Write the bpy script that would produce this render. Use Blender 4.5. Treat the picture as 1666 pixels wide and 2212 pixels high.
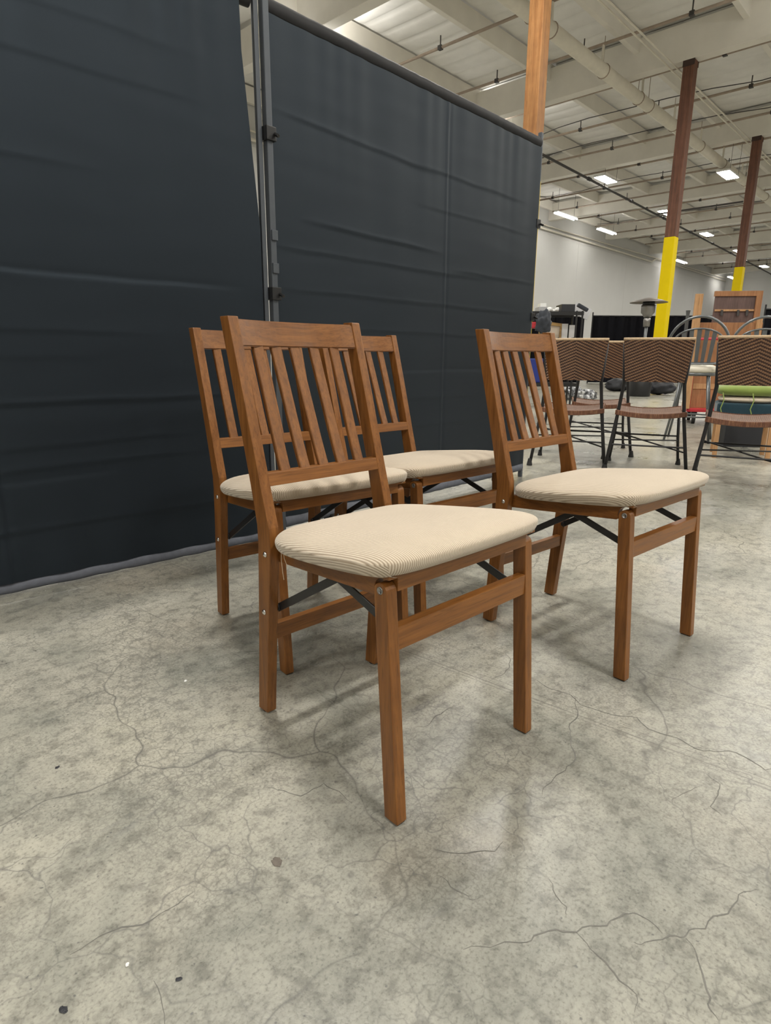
import bpy, bmesh, math, random
from mathutils import Vector, Matrix, noise
R = math.radians
rnd = random.Random(7)
scene = bpy.context.scene
for o in list(bpy.data.objects):
    bpy.data.objects.remove(o, do_unlink=True)
C = scene.collection

# ------------------------------------------------------------------ camera
F_PX, CAM_H, PITCH, ROLL = 1322.9, 0.8327, 0.247457, 0.006856
cam_data = bpy.data.cameras.new('camera')
cam = bpy.data.objects.new('camera', cam_data)
C.objects.link(cam)
cam_data.sensor_fit = 'VERTICAL'
cam_data.sensor_height = 24.0
cam_data.lens = 24.0 * F_PX / 2212.0
cam_data.clip_start = 0.05
cam_data.clip_end = 300
cam.matrix_world = (Matrix.Translation((0, 0, CAM_H)) @ Matrix.Rotation(math.pi / 2 - PITCH, 4, 'X')
                    @ Matrix.Rotation(ROLL, 4, 'Z'))
scene.camera = cam

# ------------------------------------------------------------------ world, exposure
world = bpy.data.worlds.new('world')
scene.world = world
world.use_nodes = True
bg = world.node_tree.nodes['Background']
bg.inputs[0].default_value = (0.9, 0.93, 1.0, 1)
bg.inputs[1].default_value = 0.0
scene.view_settings.view_transform = 'Standard'
scene.view_settings.look = 'None'
scene.view_settings.exposure = 1.0
scene.view_settings.gamma = 1.0
scene.view_settings.use_curve_mapping = False

# ------------------------------------------------------------------ building frame: u along the hall, v to its right
AZ = R(43)
BROT = R(47)
UX, VX = Vector((math.sin(AZ), math.cos(AZ), 0)), Vector((math.cos(AZ), -math.sin(AZ), 0))
def W(u, v, z=0.0):
    return UX * u + VX * v + Vector((0, 0, z))
_cp, _sp, _cr, _sr = math.cos(PITCH), math.sin(PITCH), math.cos(ROLL), math.sin(ROLL)
def ray(x, y):
    a, b = x - 833, y - 1106
    p, q = _cr * a + _sr * b, -_sr * a + _cr * b
    up = -q / F_PX
    return Vector((p / F_PX, _cp + up * _sp, -_sp + up * _cp))
def at_z(x, y, z=0.0):
    r = ray(x, y); return Vector((0, 0, CAM_H)) + r * ((z - CAM_H) / r.z)
def at_d(x, y, d):
    r = ray(x, y); return Vector((0, 0, CAM_H)) + r * (d / r.y)
def at_v(x, y, v):
    r = ray(x, y); return Vector((0, 0, CAM_H)) + r * (v / r.dot(VX))

# ceiling lamps of the hall that hang outside the picture (same kind as the ones in view)
LAMP_W, LAMP_Z = 100.0, 7.4
def ceiling_lamp_with_fill(u, v, power=LAMP_W, z=LAMP_Z):
    d = bpy.data.lights.new('ceiling_lamp_with_fill', 'AREA')
    d.shape = 'RECTANGLE'; d.size = 1.2; d.size_y = 0.4
    d.energy = power; d.color = (1.0, 0.97, 0.915)
    o = bpy.data.objects.new('ceiling_lamp_with_fill', d)
    C.objects.link(o)
    o.location = W(u, v, z); o.rotation_euler = (0, 0, BROT)
    d2 = d.copy(); d2.energy = power * 0.25          # added upward fill, no real fixture part, brightens the ceiling
    o2 = bpy.data.objects.new('ceiling_lamp_with_fill', d2); C.objects.link(o2)
    o2.location = W(u, v, z + .1); o2.rotation_euler = (math.pi, 0, BROT)
for (u, v) in [(1.9, -2.95), (8.2, -5.06), (-6.4, -2.95), (14.6, -2.2), (0.6, 3.6), (-6.4, 3.6), (7.6, 3.0), (14.6, 3.6),
               (21.6, 1.6), (28.6, 1.6), (0.6, 10.0), (-6.4, 10.0), (7.6, 10.0), (14.6, 10.0), (21.6, 9.0), (36, 1.6), (44, 1.6), (52, 1.6),
               (10.6, -12.0), (3.6, -12.0), (17.6, -12.3), (-6.4, -8.0), (35.5, -4.0), (44, -4.5)]:
    ceiling_lamp_with_fill(u, v, LAMP_W * {(1.9, -2.95): 1.45, (0.6, 3.6): 1.5}.get((u, v), 1.0))

# ------------------------------------------------------------------ material helpers
MATS = {}
def new_mat(name):
    m = bpy.data.materials.new(name); m.use_nodes = True
    nt = m.node_tree
    b = nt.nodes['Principled BSDF']
    MATS[name] = m
    return m, nt, b
def N(nt, kind, **kw):
    n = nt.nodes.new(kind)
    for k, v in kw.items():
        if k in ('inputs',):
            for kk, vv in v.items(): n.inputs[kk].default_value = vv
        else: setattr(n, k, v)
    return n
def ramp(nt, pts):
    n = nt.nodes.new('ShaderNodeValToRGB')
    e = n.color_ramp.elements
    while len(e) < len(pts): e.new(0.5)
    for i, (p, c) in enumerate(pts):
        e[i].position = p
        e[i].color = (c, c, c, 1) if isinstance(c, (int, float)) else (c[0], c[1], c[2], 1)
    return n
def mixc(nt, fac, a, b, mode='MIX'):
    n = nt.nodes.new('ShaderNodeMix'); n.data_type = 'RGBA'; n.blend_type = mode
    for sock, val in ((n.inputs[0], fac), (n.inputs[6], a), (n.inputs[7], b)):
        if hasattr(val, 'is_output'): nt.links.new(val, sock)
        elif isinstance(val, (int, float)): sock.default_value = val
        else: sock.default_value = (val[0], val[1], val[2], 1)
    return n.outputs[2]
def math_n(nt, op, a, b=None, c=None):
    n = nt.nodes.new('ShaderNodeMath'); n.operation = op
    for i, val in enumerate((a, b, c)):
        if val is None: continue
        if hasattr(val, 'is_output'): nt.links.new(val, n.inputs[i])
        else: n.inputs[i].default_value = val
    return n.outputs[0]
def coords(nt, scale=(1, 1, 1), kind='Object'):
    t = nt.nodes.new('ShaderNodeTexCoord'); mp = nt.nodes.new('ShaderNodeMapping')
    mp.inputs['Scale'].default_value = scale
    nt.links.new(t.outputs[kind], mp.inputs[0])
    return mp.outputs[0]
def noise_n(nt, vec, scale, detail=4, rough=0.55, dist=0.0):
    n = N(nt, 'ShaderNodeTexNoise', inputs={'Scale': scale, 'Detail': detail, 'Roughness': rough, 'Distortion': dist})
    nt.links.new(vec, n.inputs['Vector'])
    return n.outputs[0]
def bump(nt, b, height, strength=0.2, dist=0.002):
    n = N(nt, 'ShaderNodeBump', inputs={'Strength': strength, 'Distance': dist})
    nt.links.new(height, n.inputs['Height']); nt.links.new(n.outputs[0], b.inputs['Normal'])
def plain(name, col, rough=0.5, metal=0.0, var=0.12, scale=20, sheen=0, coat=0, bmp=0.0, spec=0.5):
    m, nt, b = new_mat(name)
    v = coords(nt)
    nz = noise_n(nt, v, scale)
    lo = [c * (1 - var) for c in col]; hi = [min(1, c * (1 + var)) for c in col]
    nt.links.new(mixc(nt, nz, lo, hi), b.inputs['Base Color'])
    b.inputs['Roughness'].default_value = rough; b.inputs['Metallic'].default_value = metal
    b.inputs['Sheen Weight'].default_value = sheen; b.inputs['Coat Weight'].default_value = coat
    b.inputs['Specular IOR Level'].default_value = spec
    if bmp: bump(nt, b, nz, bmp, 0.004)
    return m
def wood(name, axis, dark, mid, light, rough=0.38, grain=1.0, coat=0.15):
    m, nt, b = new_mat(name)
    s = {'x': (4, 85, 85), 'y': (85, 4, 85), 'z': (85, 85, 4)}[axis]
    s = tuple(q * grain for q in s)
    v = coords(nt, s)
    n1 = noise_n(nt, v, 1.0, 5, 0.6, 0.4)
    v2 = coords(nt, tuple(q * 4 for q in s))
    n2 = noise_n(nt, v2, 1.0, 3, 0.6)
    v3 = coords(nt)
    n3 = noise_n(nt, v3, 7.0, 2)
    r = ramp(nt, [(0.30, dark), (0.52, mid), (0.75, light)])
    nt.links.new(n1, r.inputs[0])
    pores = ramp(nt, [(0.34, 0.55), (0.46, 1.0)]); nt.links.new(n2, pores.inputs[0])
    c1 = mixc(nt, 0.6, r.outputs[0], pores.outputs[0], 'MULTIPLY')
    big = ramp(nt, [(0.3, 0.88), (0.7, 1.08)]); nt.links.new(n3, big.inputs[0])
    c2 = mixc(nt, 0.8, c1, big.outputs[0], 'MULTIPLY')
    nt.links.new(c2, b.inputs['Base Color'])
    rr = ramp(nt, [(0.3, rough * 0.85), (0.7, min(1, rough * 1.25))]); nt.links.new(n1, rr.inputs[0])
    nt.links.new(rr.outputs[0], b.inputs['Roughness'])
    b.inputs['Specular IOR Level'].default_value = 0.38
    b.inputs['Coat Weight'].default_value = coat; b.inputs['Coat Roughness'].default_value = 0.3
    bump(nt, b, n2, 0.08, 0.001)
    return m

# chair wood
CW = dict(dark=(0.160, 0.058, 0.012), mid=(0.222, 0.085, 0.0185), light=(0.285, 0.116, 0.027), rough=0.36, coat=0.06)
for ax in 'xyz': wood('chair_wood_' + ax, ax, **CW)
wood('column_fir', 'z', (0.25, 0.105, 0.035), (0.34, 0.16, 0.055), (0.42, 0.22, 0.09), 0.6, 0.25, 0.0)
wood('column_brown', 'z', (0.10, 0.045, 0.03), (0.165, 0.075, 0.048), (0.24, 0.115, 0.075), 0.65, 0.25, 0.0)
wood('panel_orange', 'z', (0.28, 0.12, 0.05), (0.36, 0.17, 0.075), (0.42, 0.21, 0.10), 0.55, 0.4, 0.0)
wood('panel_dark', 'z', (0.10, 0.062, 0.055), (0.135, 0.085, 0.075), (0.17, 0.11, 0.10), 0.6, 0.4, 0.0)
wood('stick_wood', 'z', (0.40, 0.21, 0.09), (0.50, 0.28, 0.13), (0.58, 0.34, 0.17), 0.55, 0.5, 0.0)
wood('frame_gold', 'x', (0.38, 0.22, 0.07), (0.50, 0.31, 0.11), (0.6, 0.4, 0.17), 0.4, 0.5, 0.1)
plain('yellow_paint', (0.80, 0.60, 0.0), 0.6, var=0.06, scale=6, spec=0.2)
plain('bracket_brown', (0.055, 0.03, 0.024), 0.7)
plain('black_metal', (0.012, 0.012, 0.013), 0.38, 0.0, coat=0.1)
plain('iron_black', (0.02, 0.019, 0.02), 0.45, 0.3)
plain('iron_grey', (0.16, 0.17, 0.175), 0.35, 0.7)
plain('chrome', (0.72, 0.71, 0.69), 0.18, 1.0, var=0.03)
plain('rubber', (0.015, 0.014, 0.014), 0.7)
plain('pole_grey', (0.085, 0.095, 0.11), 0.42, 0.35)
plain('hem_grey', (0.13, 0.14, 0.17), 0.75, var=0.25, scale=40)
plain('ceiling_paint', (0.85, 0.84, 0.81), 0.75, var=0.10, scale=2.5)
plain('beam_paint', (0.80, 0.77, 0.70), 0.7, var=0.12, scale=1.5)
plain('pipe_paint', (0.74, 0.70, 0.60), 0.55, var=0.15, scale=4)
plain('pipe_rust', (0.36, 0.29, 0.23), 0.6, var=0.3, scale=5)
plain('pipe_dark', (0.055, 0.05, 0.048), 0.55, var=0.2, scale=5)
plain('wall_paint', (0.60, 0.597, 0.575), 0.8, var=0.06, scale=0.6)
plain('white_plastic', (0.78, 0.78, 0.76), 0.4)
plain('paper', (0.75, 0.75, 0.75), 0.8, var=0.04)
plain('grey_box', (0.42, 0.42, 0.43), 0.6)
plain('dark_box', (0.018, 0.019, 0.024), 0.55)
plain('navy_cloth', (0.030, 0.035, 0.045), 0.85, var=0.3, sheen=0.2, bmp=0.4)
plain('red_paint', (0.45, 0.02, 0.03), 0.45)
plain('blue_plastic', (0.02, 0.04, 0.25), 0.35)
plain('teal_fabric', (0.006, 0.034, 0.052), 0.85, sheen=0.2, var=0.2, scale=60)
plain('lime_fabric', (0.21, 0.28, 0.055), 0.8, sheen=0.3, var=0.18, scale=14, bmp=0.5)
plain('cream_fabric', (0.62, 0.53, 0.42), 0.8, sheen=0.2, var=0.1, scale=12, bmp=0.3)
plain('ivory_vinyl', (0.75, 0.70, 0.58), 0.4, var=0.05)
plain('steel_grey', (0.30, 0.29, 0.28), 0.3, 0.9)
plain('heater_hood', (0.20, 0.18, 0.165), 0.45, 0.6)
plain('cardboard', (0.50, 0.36, 0.24), 0.8)
plain('far_curtain', (0.006, 0.006, 0.009), 0.9, var=0.5, scale=3, spec=0.2)
plain('thread', (0.65, 0.55, 0.40), 0.9)
plain('stone_chip', (0.14, 0.12, 0.10), 0.9, var=0.3, scale=80)

def emit(name, col, strength):
    m, nt, b = new_mat(name)
    b.inputs['Base Color'].default_value = (0.9, 0.9, 0.9, 1)
    b.inputs['Emission Color'].default_value = (*col, 1)
    b.inputs['Emission Strength'].default_value = strength
    return m
emit('led_panel', (1.0, 0.97, 0.915), LAMP_W / (math.pi * 1.2 * 0.4))
emit('tube_light', (1.0, 0.97, 0.915), 14.0)

# clear wrap
m, nt, b = new_mat('clear_wrap')
v = coords(nt); nz = noise_n(nt, v, 14, 4)
rr = ramp(nt, [(0.38, (0.012, 0.012, 0.014)), (0.55, (0.30, 0.31, 0.33)), (0.62, (0.75, 0.76, 0.78))]); nt.links.new(nz, rr.inputs[0])
nt.links.new(rr.outputs[0], b.inputs['Base Color']); b.inputs['Roughness'].default_value = 0.15
bump(nt, b, nz, 0.8, 0.03)

# drape cloth
m, nt, b = new_mat('drape_cloth')
v = coords(nt)
nz = noise_n(nt, v, 2.2, 3)
fine = noise_n(nt, coords(nt, (1, 1, 0.5)), 420, 2)
nt.links.new(mixc(nt, nz, (0.0045, 0.0058, 0.0085), (0.0075, 0.0094, 0.013)), b.inputs['Base Color'])
b.inputs['Roughness'].default_value = 0.5
b.inputs['Sheen Weight'].default_value = 0.10; b.inputs['Sheen Roughness'].default_value = 0.4; b.inputs['Sheen Tint'].default_value = (0.75, 0.88, 1, 1)
b.inputs['Specular IOR Level'].default_value = 0.5; b.inputs['Specular Tint'].default_value = (0.66, 0.83, 1, 1)
bump(nt, b, fine, 0.10, 0.0006)
m.diffuse_color = (0.03, 0.03, 0.03, 1)
plain('drape_pocket', (0.006, 0.006, 0.008), 0.6, var=0.4, scale=60)

# ribbed seat fabric (UV = metres across / along the seat)
m, nt, b = new_mat('ribbed_fabric')
tc = nt.nodes.new('ShaderNodeTexCoord'); sp = nt.nodes.new('ShaderNodeSeparateXYZ')
nt.links.new(tc.outputs['UV'], sp.inputs[0])
ph = math_n(nt, 'MULTIPLY', sp.outputs[0], 2 * math.pi / 0.0043)
rib = math_n(nt, 'MULTIPLY_ADD', math_n(nt, 'SINE', ph), 0.5, 0.5)
n2 = noise_n(nt, coords(nt, (90, 14, 90)), 6.0, 3)
n3 = noise_n(nt, coords(nt), 9.0, 3)
r1 = ramp(nt, [(0.05, (0.36, 0.285, 0.20)), (0.40, (0.55, 0.46, 0.355)), (1.0, (0.64, 0.56, 0.445))]); nt.links.new(rib, r1.inputs[0])
c1 = mixc(nt, 0.35, r1.outputs[0], mixc(nt, n2, (0.55, 0.5, 0.45), (1.15, 1.15, 1.15)), 'MULTIPLY')
c2 = mixc(nt, 0.5, c1, mixc(nt, n3, (0.82, 0.8, 0.77), (1.12, 1.12, 1.12)), 'MULTIPLY')
nt.links.new(c2, b.inputs['Base Color'])
b.inputs['Roughness'].default_value = 0.9; b.inputs['Sheen Weight'].default_value = 0.3
bump(nt, b, rib, 0.55, 0.0012)

# woven rattan: light strands over dark uprights, chevron (UV in strand units)
def rattan(name, chevron, light, dark):
    m, nt, b = new_mat(name)
    tc = nt.nodes.new('ShaderNodeTexCoord'); sp = nt.nodes.new('ShaderNodeSeparateXYZ')
    nt.links.new(tc.outputs['UV'], sp.inputs[0])
    u, v_ = sp.outputs[0], sp.outputs[1]
    ci = math_n(nt, 'FLOOR', u); ri = math_n(nt, 'FLOOR', v_)
    ac = math_n(nt, 'ABSOLUTE', ci) if chevron else ci
    s = math_n(nt, 'ADD', ac, ri)
    md = math_n(nt, 'FLOORED_MODULO', s, 4.0)
    over = math_n(nt, 'LESS_THAN', md, 1.5)
    fv = math_n(nt, 'FRACT', v_); fu = math_n(nt, 'FRACT', u)
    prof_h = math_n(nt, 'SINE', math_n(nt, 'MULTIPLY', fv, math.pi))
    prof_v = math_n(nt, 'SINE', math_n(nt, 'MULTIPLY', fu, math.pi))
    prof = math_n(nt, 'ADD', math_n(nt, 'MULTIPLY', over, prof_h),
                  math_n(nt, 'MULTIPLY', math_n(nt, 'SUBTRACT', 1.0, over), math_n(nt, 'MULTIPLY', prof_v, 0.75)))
    nz = noise_n(nt, coords(nt), 22, 3)
    cl = mixc(nt, nz, [q * 0.6 for q in light], [q * 1.3 for q in light])
    cd = mixc(nt, nz, [q * 0.6 for q in dark], [q * 1.4 for q in dark])
    base = mixc(nt, over, cd, cl)
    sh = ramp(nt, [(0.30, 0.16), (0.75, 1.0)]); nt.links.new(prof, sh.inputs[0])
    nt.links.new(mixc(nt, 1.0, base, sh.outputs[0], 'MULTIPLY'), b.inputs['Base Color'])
    b.inputs['Roughness'].default_value = 0.5
    bump(nt, b, prof, 0.7, 0.004)
rattan('rattan_weave', True, (0.31, 0.15, 0.06), (0.075, 0.028, 0.016))
rattan('rattan_seat', False, (0.30, 0.15, 0.08), (0.12, 0.05, 0.03))
wood('rattan_wrap', 'z', (0.08, 0.03, 0.018), (0.15, 0.062, 0.034), (0.36, 0.20, 0.10), 0.5, 2.0, 0.0)
plain('rattan_edge', (0.42, 0.30, 0.18), 0.6, var=0.35, scale=90)

# concrete floor
m, nt, b = new_mat('concrete')
P = coords(nt)
big = noise_n(nt, P, 0.55, 4, 0.55, 0.3)
mid = noise_n(nt, P, 2.6, 5, 0.65, 0.6)
fin = noise_n(nt, P, 26, 4, 0.7)
grit = noise_n(nt, P, 170, 3, 0.6)
c = ramp(nt, [(0.30, (0.275, 0.272, 0.238)), (0.50, (0.375, 0.362, 0.304)), (0.68, (0.46, 0.44, 0.368))]); nt.links.new(big, c.inputs[0])
m1 = ramp(nt, [(0.32, (0.66, 0.68, 0.69)), (0.55, (1.0, 1.0, 1.0)), (0.75, (1.10, 1.09, 1.05))]); nt.links.new(mid, m1.inputs[0])
col = mixc(nt, 1.0, c.outputs[0], m1.outputs[0], 'MULTIPLY')
warm = ramp(nt, [(0.55, 0.0), (0.72, 1.0)]); nt.links.new(noise_n(nt, coords(nt, (1.3, 1.3, 1)), 1.1, 3), warm.inputs[0])
col = mixc(nt, math_n(nt, 'MULTIPLY', warm.outputs[0], 0.35), col, (0.40, 0.325, 0.235))
m2 = ramp(nt, [(0.36, 0.60), (0.50, 1.0), (0.72, 1.12)]); nt.links.new(fin, m2.inputs[0])
col = mixc(nt, 0.85, col, m2.outputs[0], 'MULTIPLY')
m3 = ramp(nt, [(0.33, 0.55), (0.47, 1.0), (0.72, 1.14)]); nt.links.new(grit, m3.inputs[0])
col = mixc(nt, 0.7, col, m3.outputs[0], 'MULTIPLY')
def warp(amount, scale, base=P):
    nzz = N(nt, 'ShaderNodeTexNoise', inputs={'Scale': scale, 'Detail': 2.5, 'Roughness': 0.6}); nt.links.new(base, nzz.inputs['Vector'])
    a = nt.nodes.new('ShaderNodeVectorMath'); a.operation = 'SUBTRACT'; nt.links.new(nzz.outputs['Color'], a.inputs[0]); a.inputs[1].default_value = (0.5, 0.5, 0.5)
    s = nt.nodes.new('ShaderNodeVectorMath'); s.operation = 'SCALE'; nt.links.new(a.outputs[0], s.inputs[0]); s.inputs['Scale'].default_value = amount
    d = nt.nodes.new('ShaderNodeVectorMath'); d.operation = 'ADD'; nt.links.new(base, d.inputs[0]); nt.links.new(s.outputs[0], d.inputs[1])
    return d.outputs[0]
def crack(scale, width, wamt, wscale, mask_scale, lo, hi):
    vor = N(nt, 'ShaderNodeTexVoronoi', feature='DISTANCE_TO_EDGE', inputs={'Scale': scale})
    nt.links.new(warp(wamt, wscale), vor.inputs['Vector'])
    r = ramp(nt, [(0.0, 1.0), (width, 0.0)]); nt.links.new(vor.outputs['Distance'], r.inputs[0])
    mk = ramp(nt, [(lo, 0.0), (hi, 1.0)]); nt.links.new(noise_n(nt, P, mask_scale, 1.5), mk.inputs[0])
    return math_n(nt, 'MULTIPLY', r.outputs[0], mk.outputs[0])
k1 = crack(1.5, 0.0048, 0.30, 3.0, 0.9, 0.40, 0.50)
k2 = crack(4.6, 0.011, 0.16, 8.0, 1.3, 0.42, 0.56)
k3 = crack(26.0, 0.055, 0.03, 30.0, 2.2, 0.40, 0.60)
k4 = crack(62.0, 0.10, 0.03, 45.0, 3.1, 0.40, 0.64)
col = mixc(nt, math_n(nt, 'MULTIPLY', k1, 0.78), col, (0.10, 0.098, 0.09))
col = mixc(nt, math_n(nt, 'MULTIPLY', k2, 0.66), col, (0.13, 0.128, 0.12))
col = mixc(nt, math_n(nt, 'MULTIPLY', k3, 0.55), col, (0.14, 0.138, 0.125))
col = mixc(nt, math_n(nt, 'MULTIPLY', k4, 0.52), col, (0.15, 0.145, 0.125))
# dark specks and pits
vs = N(nt, 'ShaderNodeTexVoronoi', inputs={'Scale': 34.0, 'Randomness': 1.0}); nt.links.new(warp(0.01, 60), vs.inputs['Vector'])
sr = ramp(nt, [(0.045, 1.0), (0.085, 0.0)]); nt.links.new(vs.outputs['Distance'], sr.inputs[0])
col = mixc(nt, math_n(nt, 'MULTIPLY', sr.outputs[0], 0.7), col, (0.09, 0.09, 0.09))
# dark scuffs stretched along the hall
st = N(nt, 'ShaderNodeMapping'); st.inputs['Rotation'].default_value = (0, 0, R(20)); st.inputs['Scale'].default_value = (3, 14, 1); nt.links.new(P, st.inputs[0])
sc = ramp(nt, [(0.62, 0.0), (0.74, 1.0)]); nt.links.new(noise_n(nt, st.outputs[0], 1.0, 5, 0.65), sc.inputs[0])
col = mixc(nt, math_n(nt, 'MULTIPLY', sc.outputs[0], 0.50), col, (0.15, 0.152, 0.15))
dr = ramp(nt, [(0.56, 0.0), (0.68, 1.0)]); nt.links.new(noise_n(nt, coords(nt, (1, 1.7, 1)), 9.0, 5, 0.75, 0.8), dr.inputs[0])
dm = ramp(nt, [(0.42, 0.0), (0.60, 1.0)]); nt.links.new(noise_n(nt, P, 1.3, 3), dm.inputs[0])
col = mixc(nt, math_n(nt, 'MULTIPLY', math_n(nt, 'MULTIPLY', dr.outputs[0], dm.outputs[0]), 0.62), col, (0.135, 0.13, 0.115))
# straight scratched lines (three, nearly parallel)
sx = nt.nodes.new('ShaderNodeSeparateXYZ'); nt.links.new(P, sx.inputs[0])
def line(p, q, off, w):
    d = (q - p).normalized(); nx, ny = -d.y, d.x
    dd = math_n(nt, 'ADD', math_n(nt, 'MULTIPLY', sx.outputs[0], nx), math_n(nt, 'MULTIPLY', sx.outputs[1], ny))
    e = math_n(nt, 'ABSOLUTE', math_n(nt, 'SUBTRACT', dd, nx * p.x + ny * p.y + off))
    return math_n(nt, 'LESS_THAN', e, w)
def in_floor(p): return Vector((p.dot(UX), -p.dot(VX), 0))
LA, LB = in_floor(at_z(900, 1415)), in_floor(at_z(1666, 1700))
fade = ramp(nt, [(0.36, 0.3), (0.54, 1.0)]); nt.links.new(noise_n(nt, P, 2.0, 2), fade.inputs[0])
for off, w, a in ((0.0, 0.0016, 0.75), (0.022, 0.0013, 0.6), (-0.013, 0.0012, 0.55), (-0.33, 0.0011, 0.45)):
    col = mixc(nt, math_n(nt, 'MULTIPLY', math_n(nt, 'MULTIPLY', line(LA, LB, off, w), a), fade.outputs[0]), col, (0.12, 0.115, 0.105))
nt.links.new(col, b.inputs['Base Color'])
rg = ramp(nt, [(0.3, 0.23), (0.7, 0.42)]); nt.links.new(mid, rg.inputs[0])
nt.links.new(rg.outputs[0], b.inputs['Roughness'])
b.inputs['Specular IOR Level'].default_value = 0.5
hgt = noise_n(nt, P, 170, 2, 0.6)
bump(nt, b, hgt, 0.14, 0.0015)

# ------------------------------------------------------------------ mesh helpers
class MB:
    """collects primitives for ONE mesh"""
    def __init__(s): s.v = []; s.f = []
    def add(s, verts, faces):
        k = len(s.v); s.v += [tuple(p) for p in verts]; s.f += [tuple(i + k for i in f) for f in faces]; return s
    def box(s, x0, x1, y0, y1, z0, z1):
        return s.add([(x0, y0, z0), (x1, y0, z0), (x1, y1, z0), (x0, y1, z0), (x0, y0, z1), (x1, y0, z1), (x1, y1, z1), (x0, y1, z1)],
                     [(0, 3, 2, 1), (4, 5, 6, 7), (0, 1, 5, 4), (1, 2, 6, 5), (2, 3, 7, 6), (3, 0, 4, 7)])
    def prism(s, prof, axis, a, b):
        """closed 2-D profile extruded along axis"""
        n = len(prof)
        def P3(p, t): return {'x': (t, p[0], p[1]), 'y': (p[0], t, p[1]), 'z': (p[0], p[1], t)}[axis]
        vs = [P3(p, a) for p in prof] + [P3(p, b) for p in prof]
        fs = [(i, (i + 1) % n, n + (i + 1) % n, n + i) for i in range(n)] + [tuple(range(n - 1, -1, -1)), tuple(range(n, 2 * n))]
        return s.add(vs, fs)
    def tube(s, pts, r, seg=8, cap=True, closed=False):
        pts = [Vector(p) for p in pts]; n = len(pts)
        rad = r if isinstance(r, (list, tuple)) else [r] * n
        vs = []; up = None
        for i, p in enumerate(pts):
            if closed: d = pts[(i + 1) % n] - pts[i - 1]
            else: d = pts[min(i + 1, n - 1)] - pts[max(i - 1, 0)]
            d.normalize()
            if up is None: up = Vector((0, 0, 1)) if abs(d.z) < 0.9 else Vector((1, 0, 0))
            a = d.cross(up).normalized(); bb = a.cross(d).normalized(); up = bb
            for k in range(seg):
                t = 2 * math.pi * k / seg
                vs.append(p + (a * math.cos(t) + bb * math.sin(t)) * rad[i])
        fs = []
        m_ = n if closed else n - 1
        for i in range(m_):
            for k in range(seg):
                j = (i + 1) % n
                fs.append((i * seg + k, i * seg + (k + 1) % seg, j * seg + (k + 1) % seg, j * seg + k))
        if cap and not closed:
            fs.append(tuple(range(seg - 1, -1, -1))); fs.append(tuple(range((n - 1) * seg, n * seg)))
        return s.add(vs, fs)
    def lathe(s, prof, seg=20, c=(0, 0, 0)):
        n = len(prof); vs = []
        for (r, z) in prof:
            for k in range(seg):
                t = 2 * math.pi * k / seg; vs.append((c[0] + r * math.cos(t), c[1] + r * math.sin(t), c[2] + z))
        fs = [(i * seg + k, i * seg + (k + 1) % seg, (i + 1) * seg + (k + 1) % seg, (i + 1) * seg + k) for i in range(n - 1) for k in range(seg)]
        fs += [tuple(range(seg - 1, -1, -1)), tuple(range((n - 1) * seg, n * seg))]
        return s.add(vs, fs)
    def grid(s, fn, nu, nv, close_u=False):
        vs = [fn(i / (nu - 1 if not close_u else nu), j / (nv - 1)) for j in range(nv) for i in range(nu)]
        fs = []
        for j in range(nv - 1):
            for i in range(nu if close_u else nu - 1):
                i2 = (i + 1) % nu
                fs.append((j * nu + i, j * nu + i2, (j + 1) * nu + i2, (j + 1) * nu + i))
        return s.add(vs, fs)
    def mesh(s, name, mat, smooth=False, bevel=0.0, bseg=2):
        me = bpy.data.meshes.new(name); me.from_pydata(s.v, [], s.f)
        bm = bmesh.new(); bm.from_mesh(me)
        bmesh.ops.recalc_face_normals(bm, faces=bm.faces)
        if bevel: bmesh.ops.bevel(bm, geom=list(bm.edges), offset=bevel, segments=bseg, profile=0.7, affect='EDGES', clamp_overlap=True)
        bm.to_mesh(me); bm.free()
        me.materials.append(MATS[mat])
        if smooth:
            for p in me.polygons: p.use_smooth = True
        return me
    def obj(s, name, mat, parent=None, smooth=False, bevel=0.0, bseg=2, loc=None, rotz=None):
        o = bpy.data.objects.new(name, s.mesh(name, mat, smooth, bevel, bseg)); C.objects.link(o)
        if parent is not None: o.parent = parent
        if loc is not None: o.location = loc
        if rotz is not None: o.rotation_euler = (0, 0, rotz)
        return o
def tag(o, label, cat, group=None):
    o['label'] = label; o['category'] = cat
    if group: o['group'] = group
    return o
def thing(name, label, cat, loc=(0, 0, 0), rotz=0, group=None):
    o = bpy.data.objects.new(name, None); C.objects.link(o)
    o.location = loc; o.rotation_euler = (0, 0, rotz); o.empty_display_size = 0.1
    return tag(o, label, cat, group)
def copy_tree(o, parent=None):
    c_ = o.copy(); C.objects.link(c_); c_.parent = parent
    for k in list(o.children): copy_tree(k, c_)
    return c_
def mod_smooth(me, ang=40):
    me.shade_smooth() if hasattr(me, 'shade_smooth') else None
def rbox(x0, x1, y0, y1, z0, z1): return MB().box(x0, x1, y0, y1, z0, z1)

# ================================================================== the hall
U0, U1, VL, VR, ROOF = -14.0, 62.0, -17.2, 16.0, 8.62
def bstruct(mb, name, mat):
    o = mb.obj(name, mat, rotz=BROT); o['kind'] = 'structure'; return o
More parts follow.
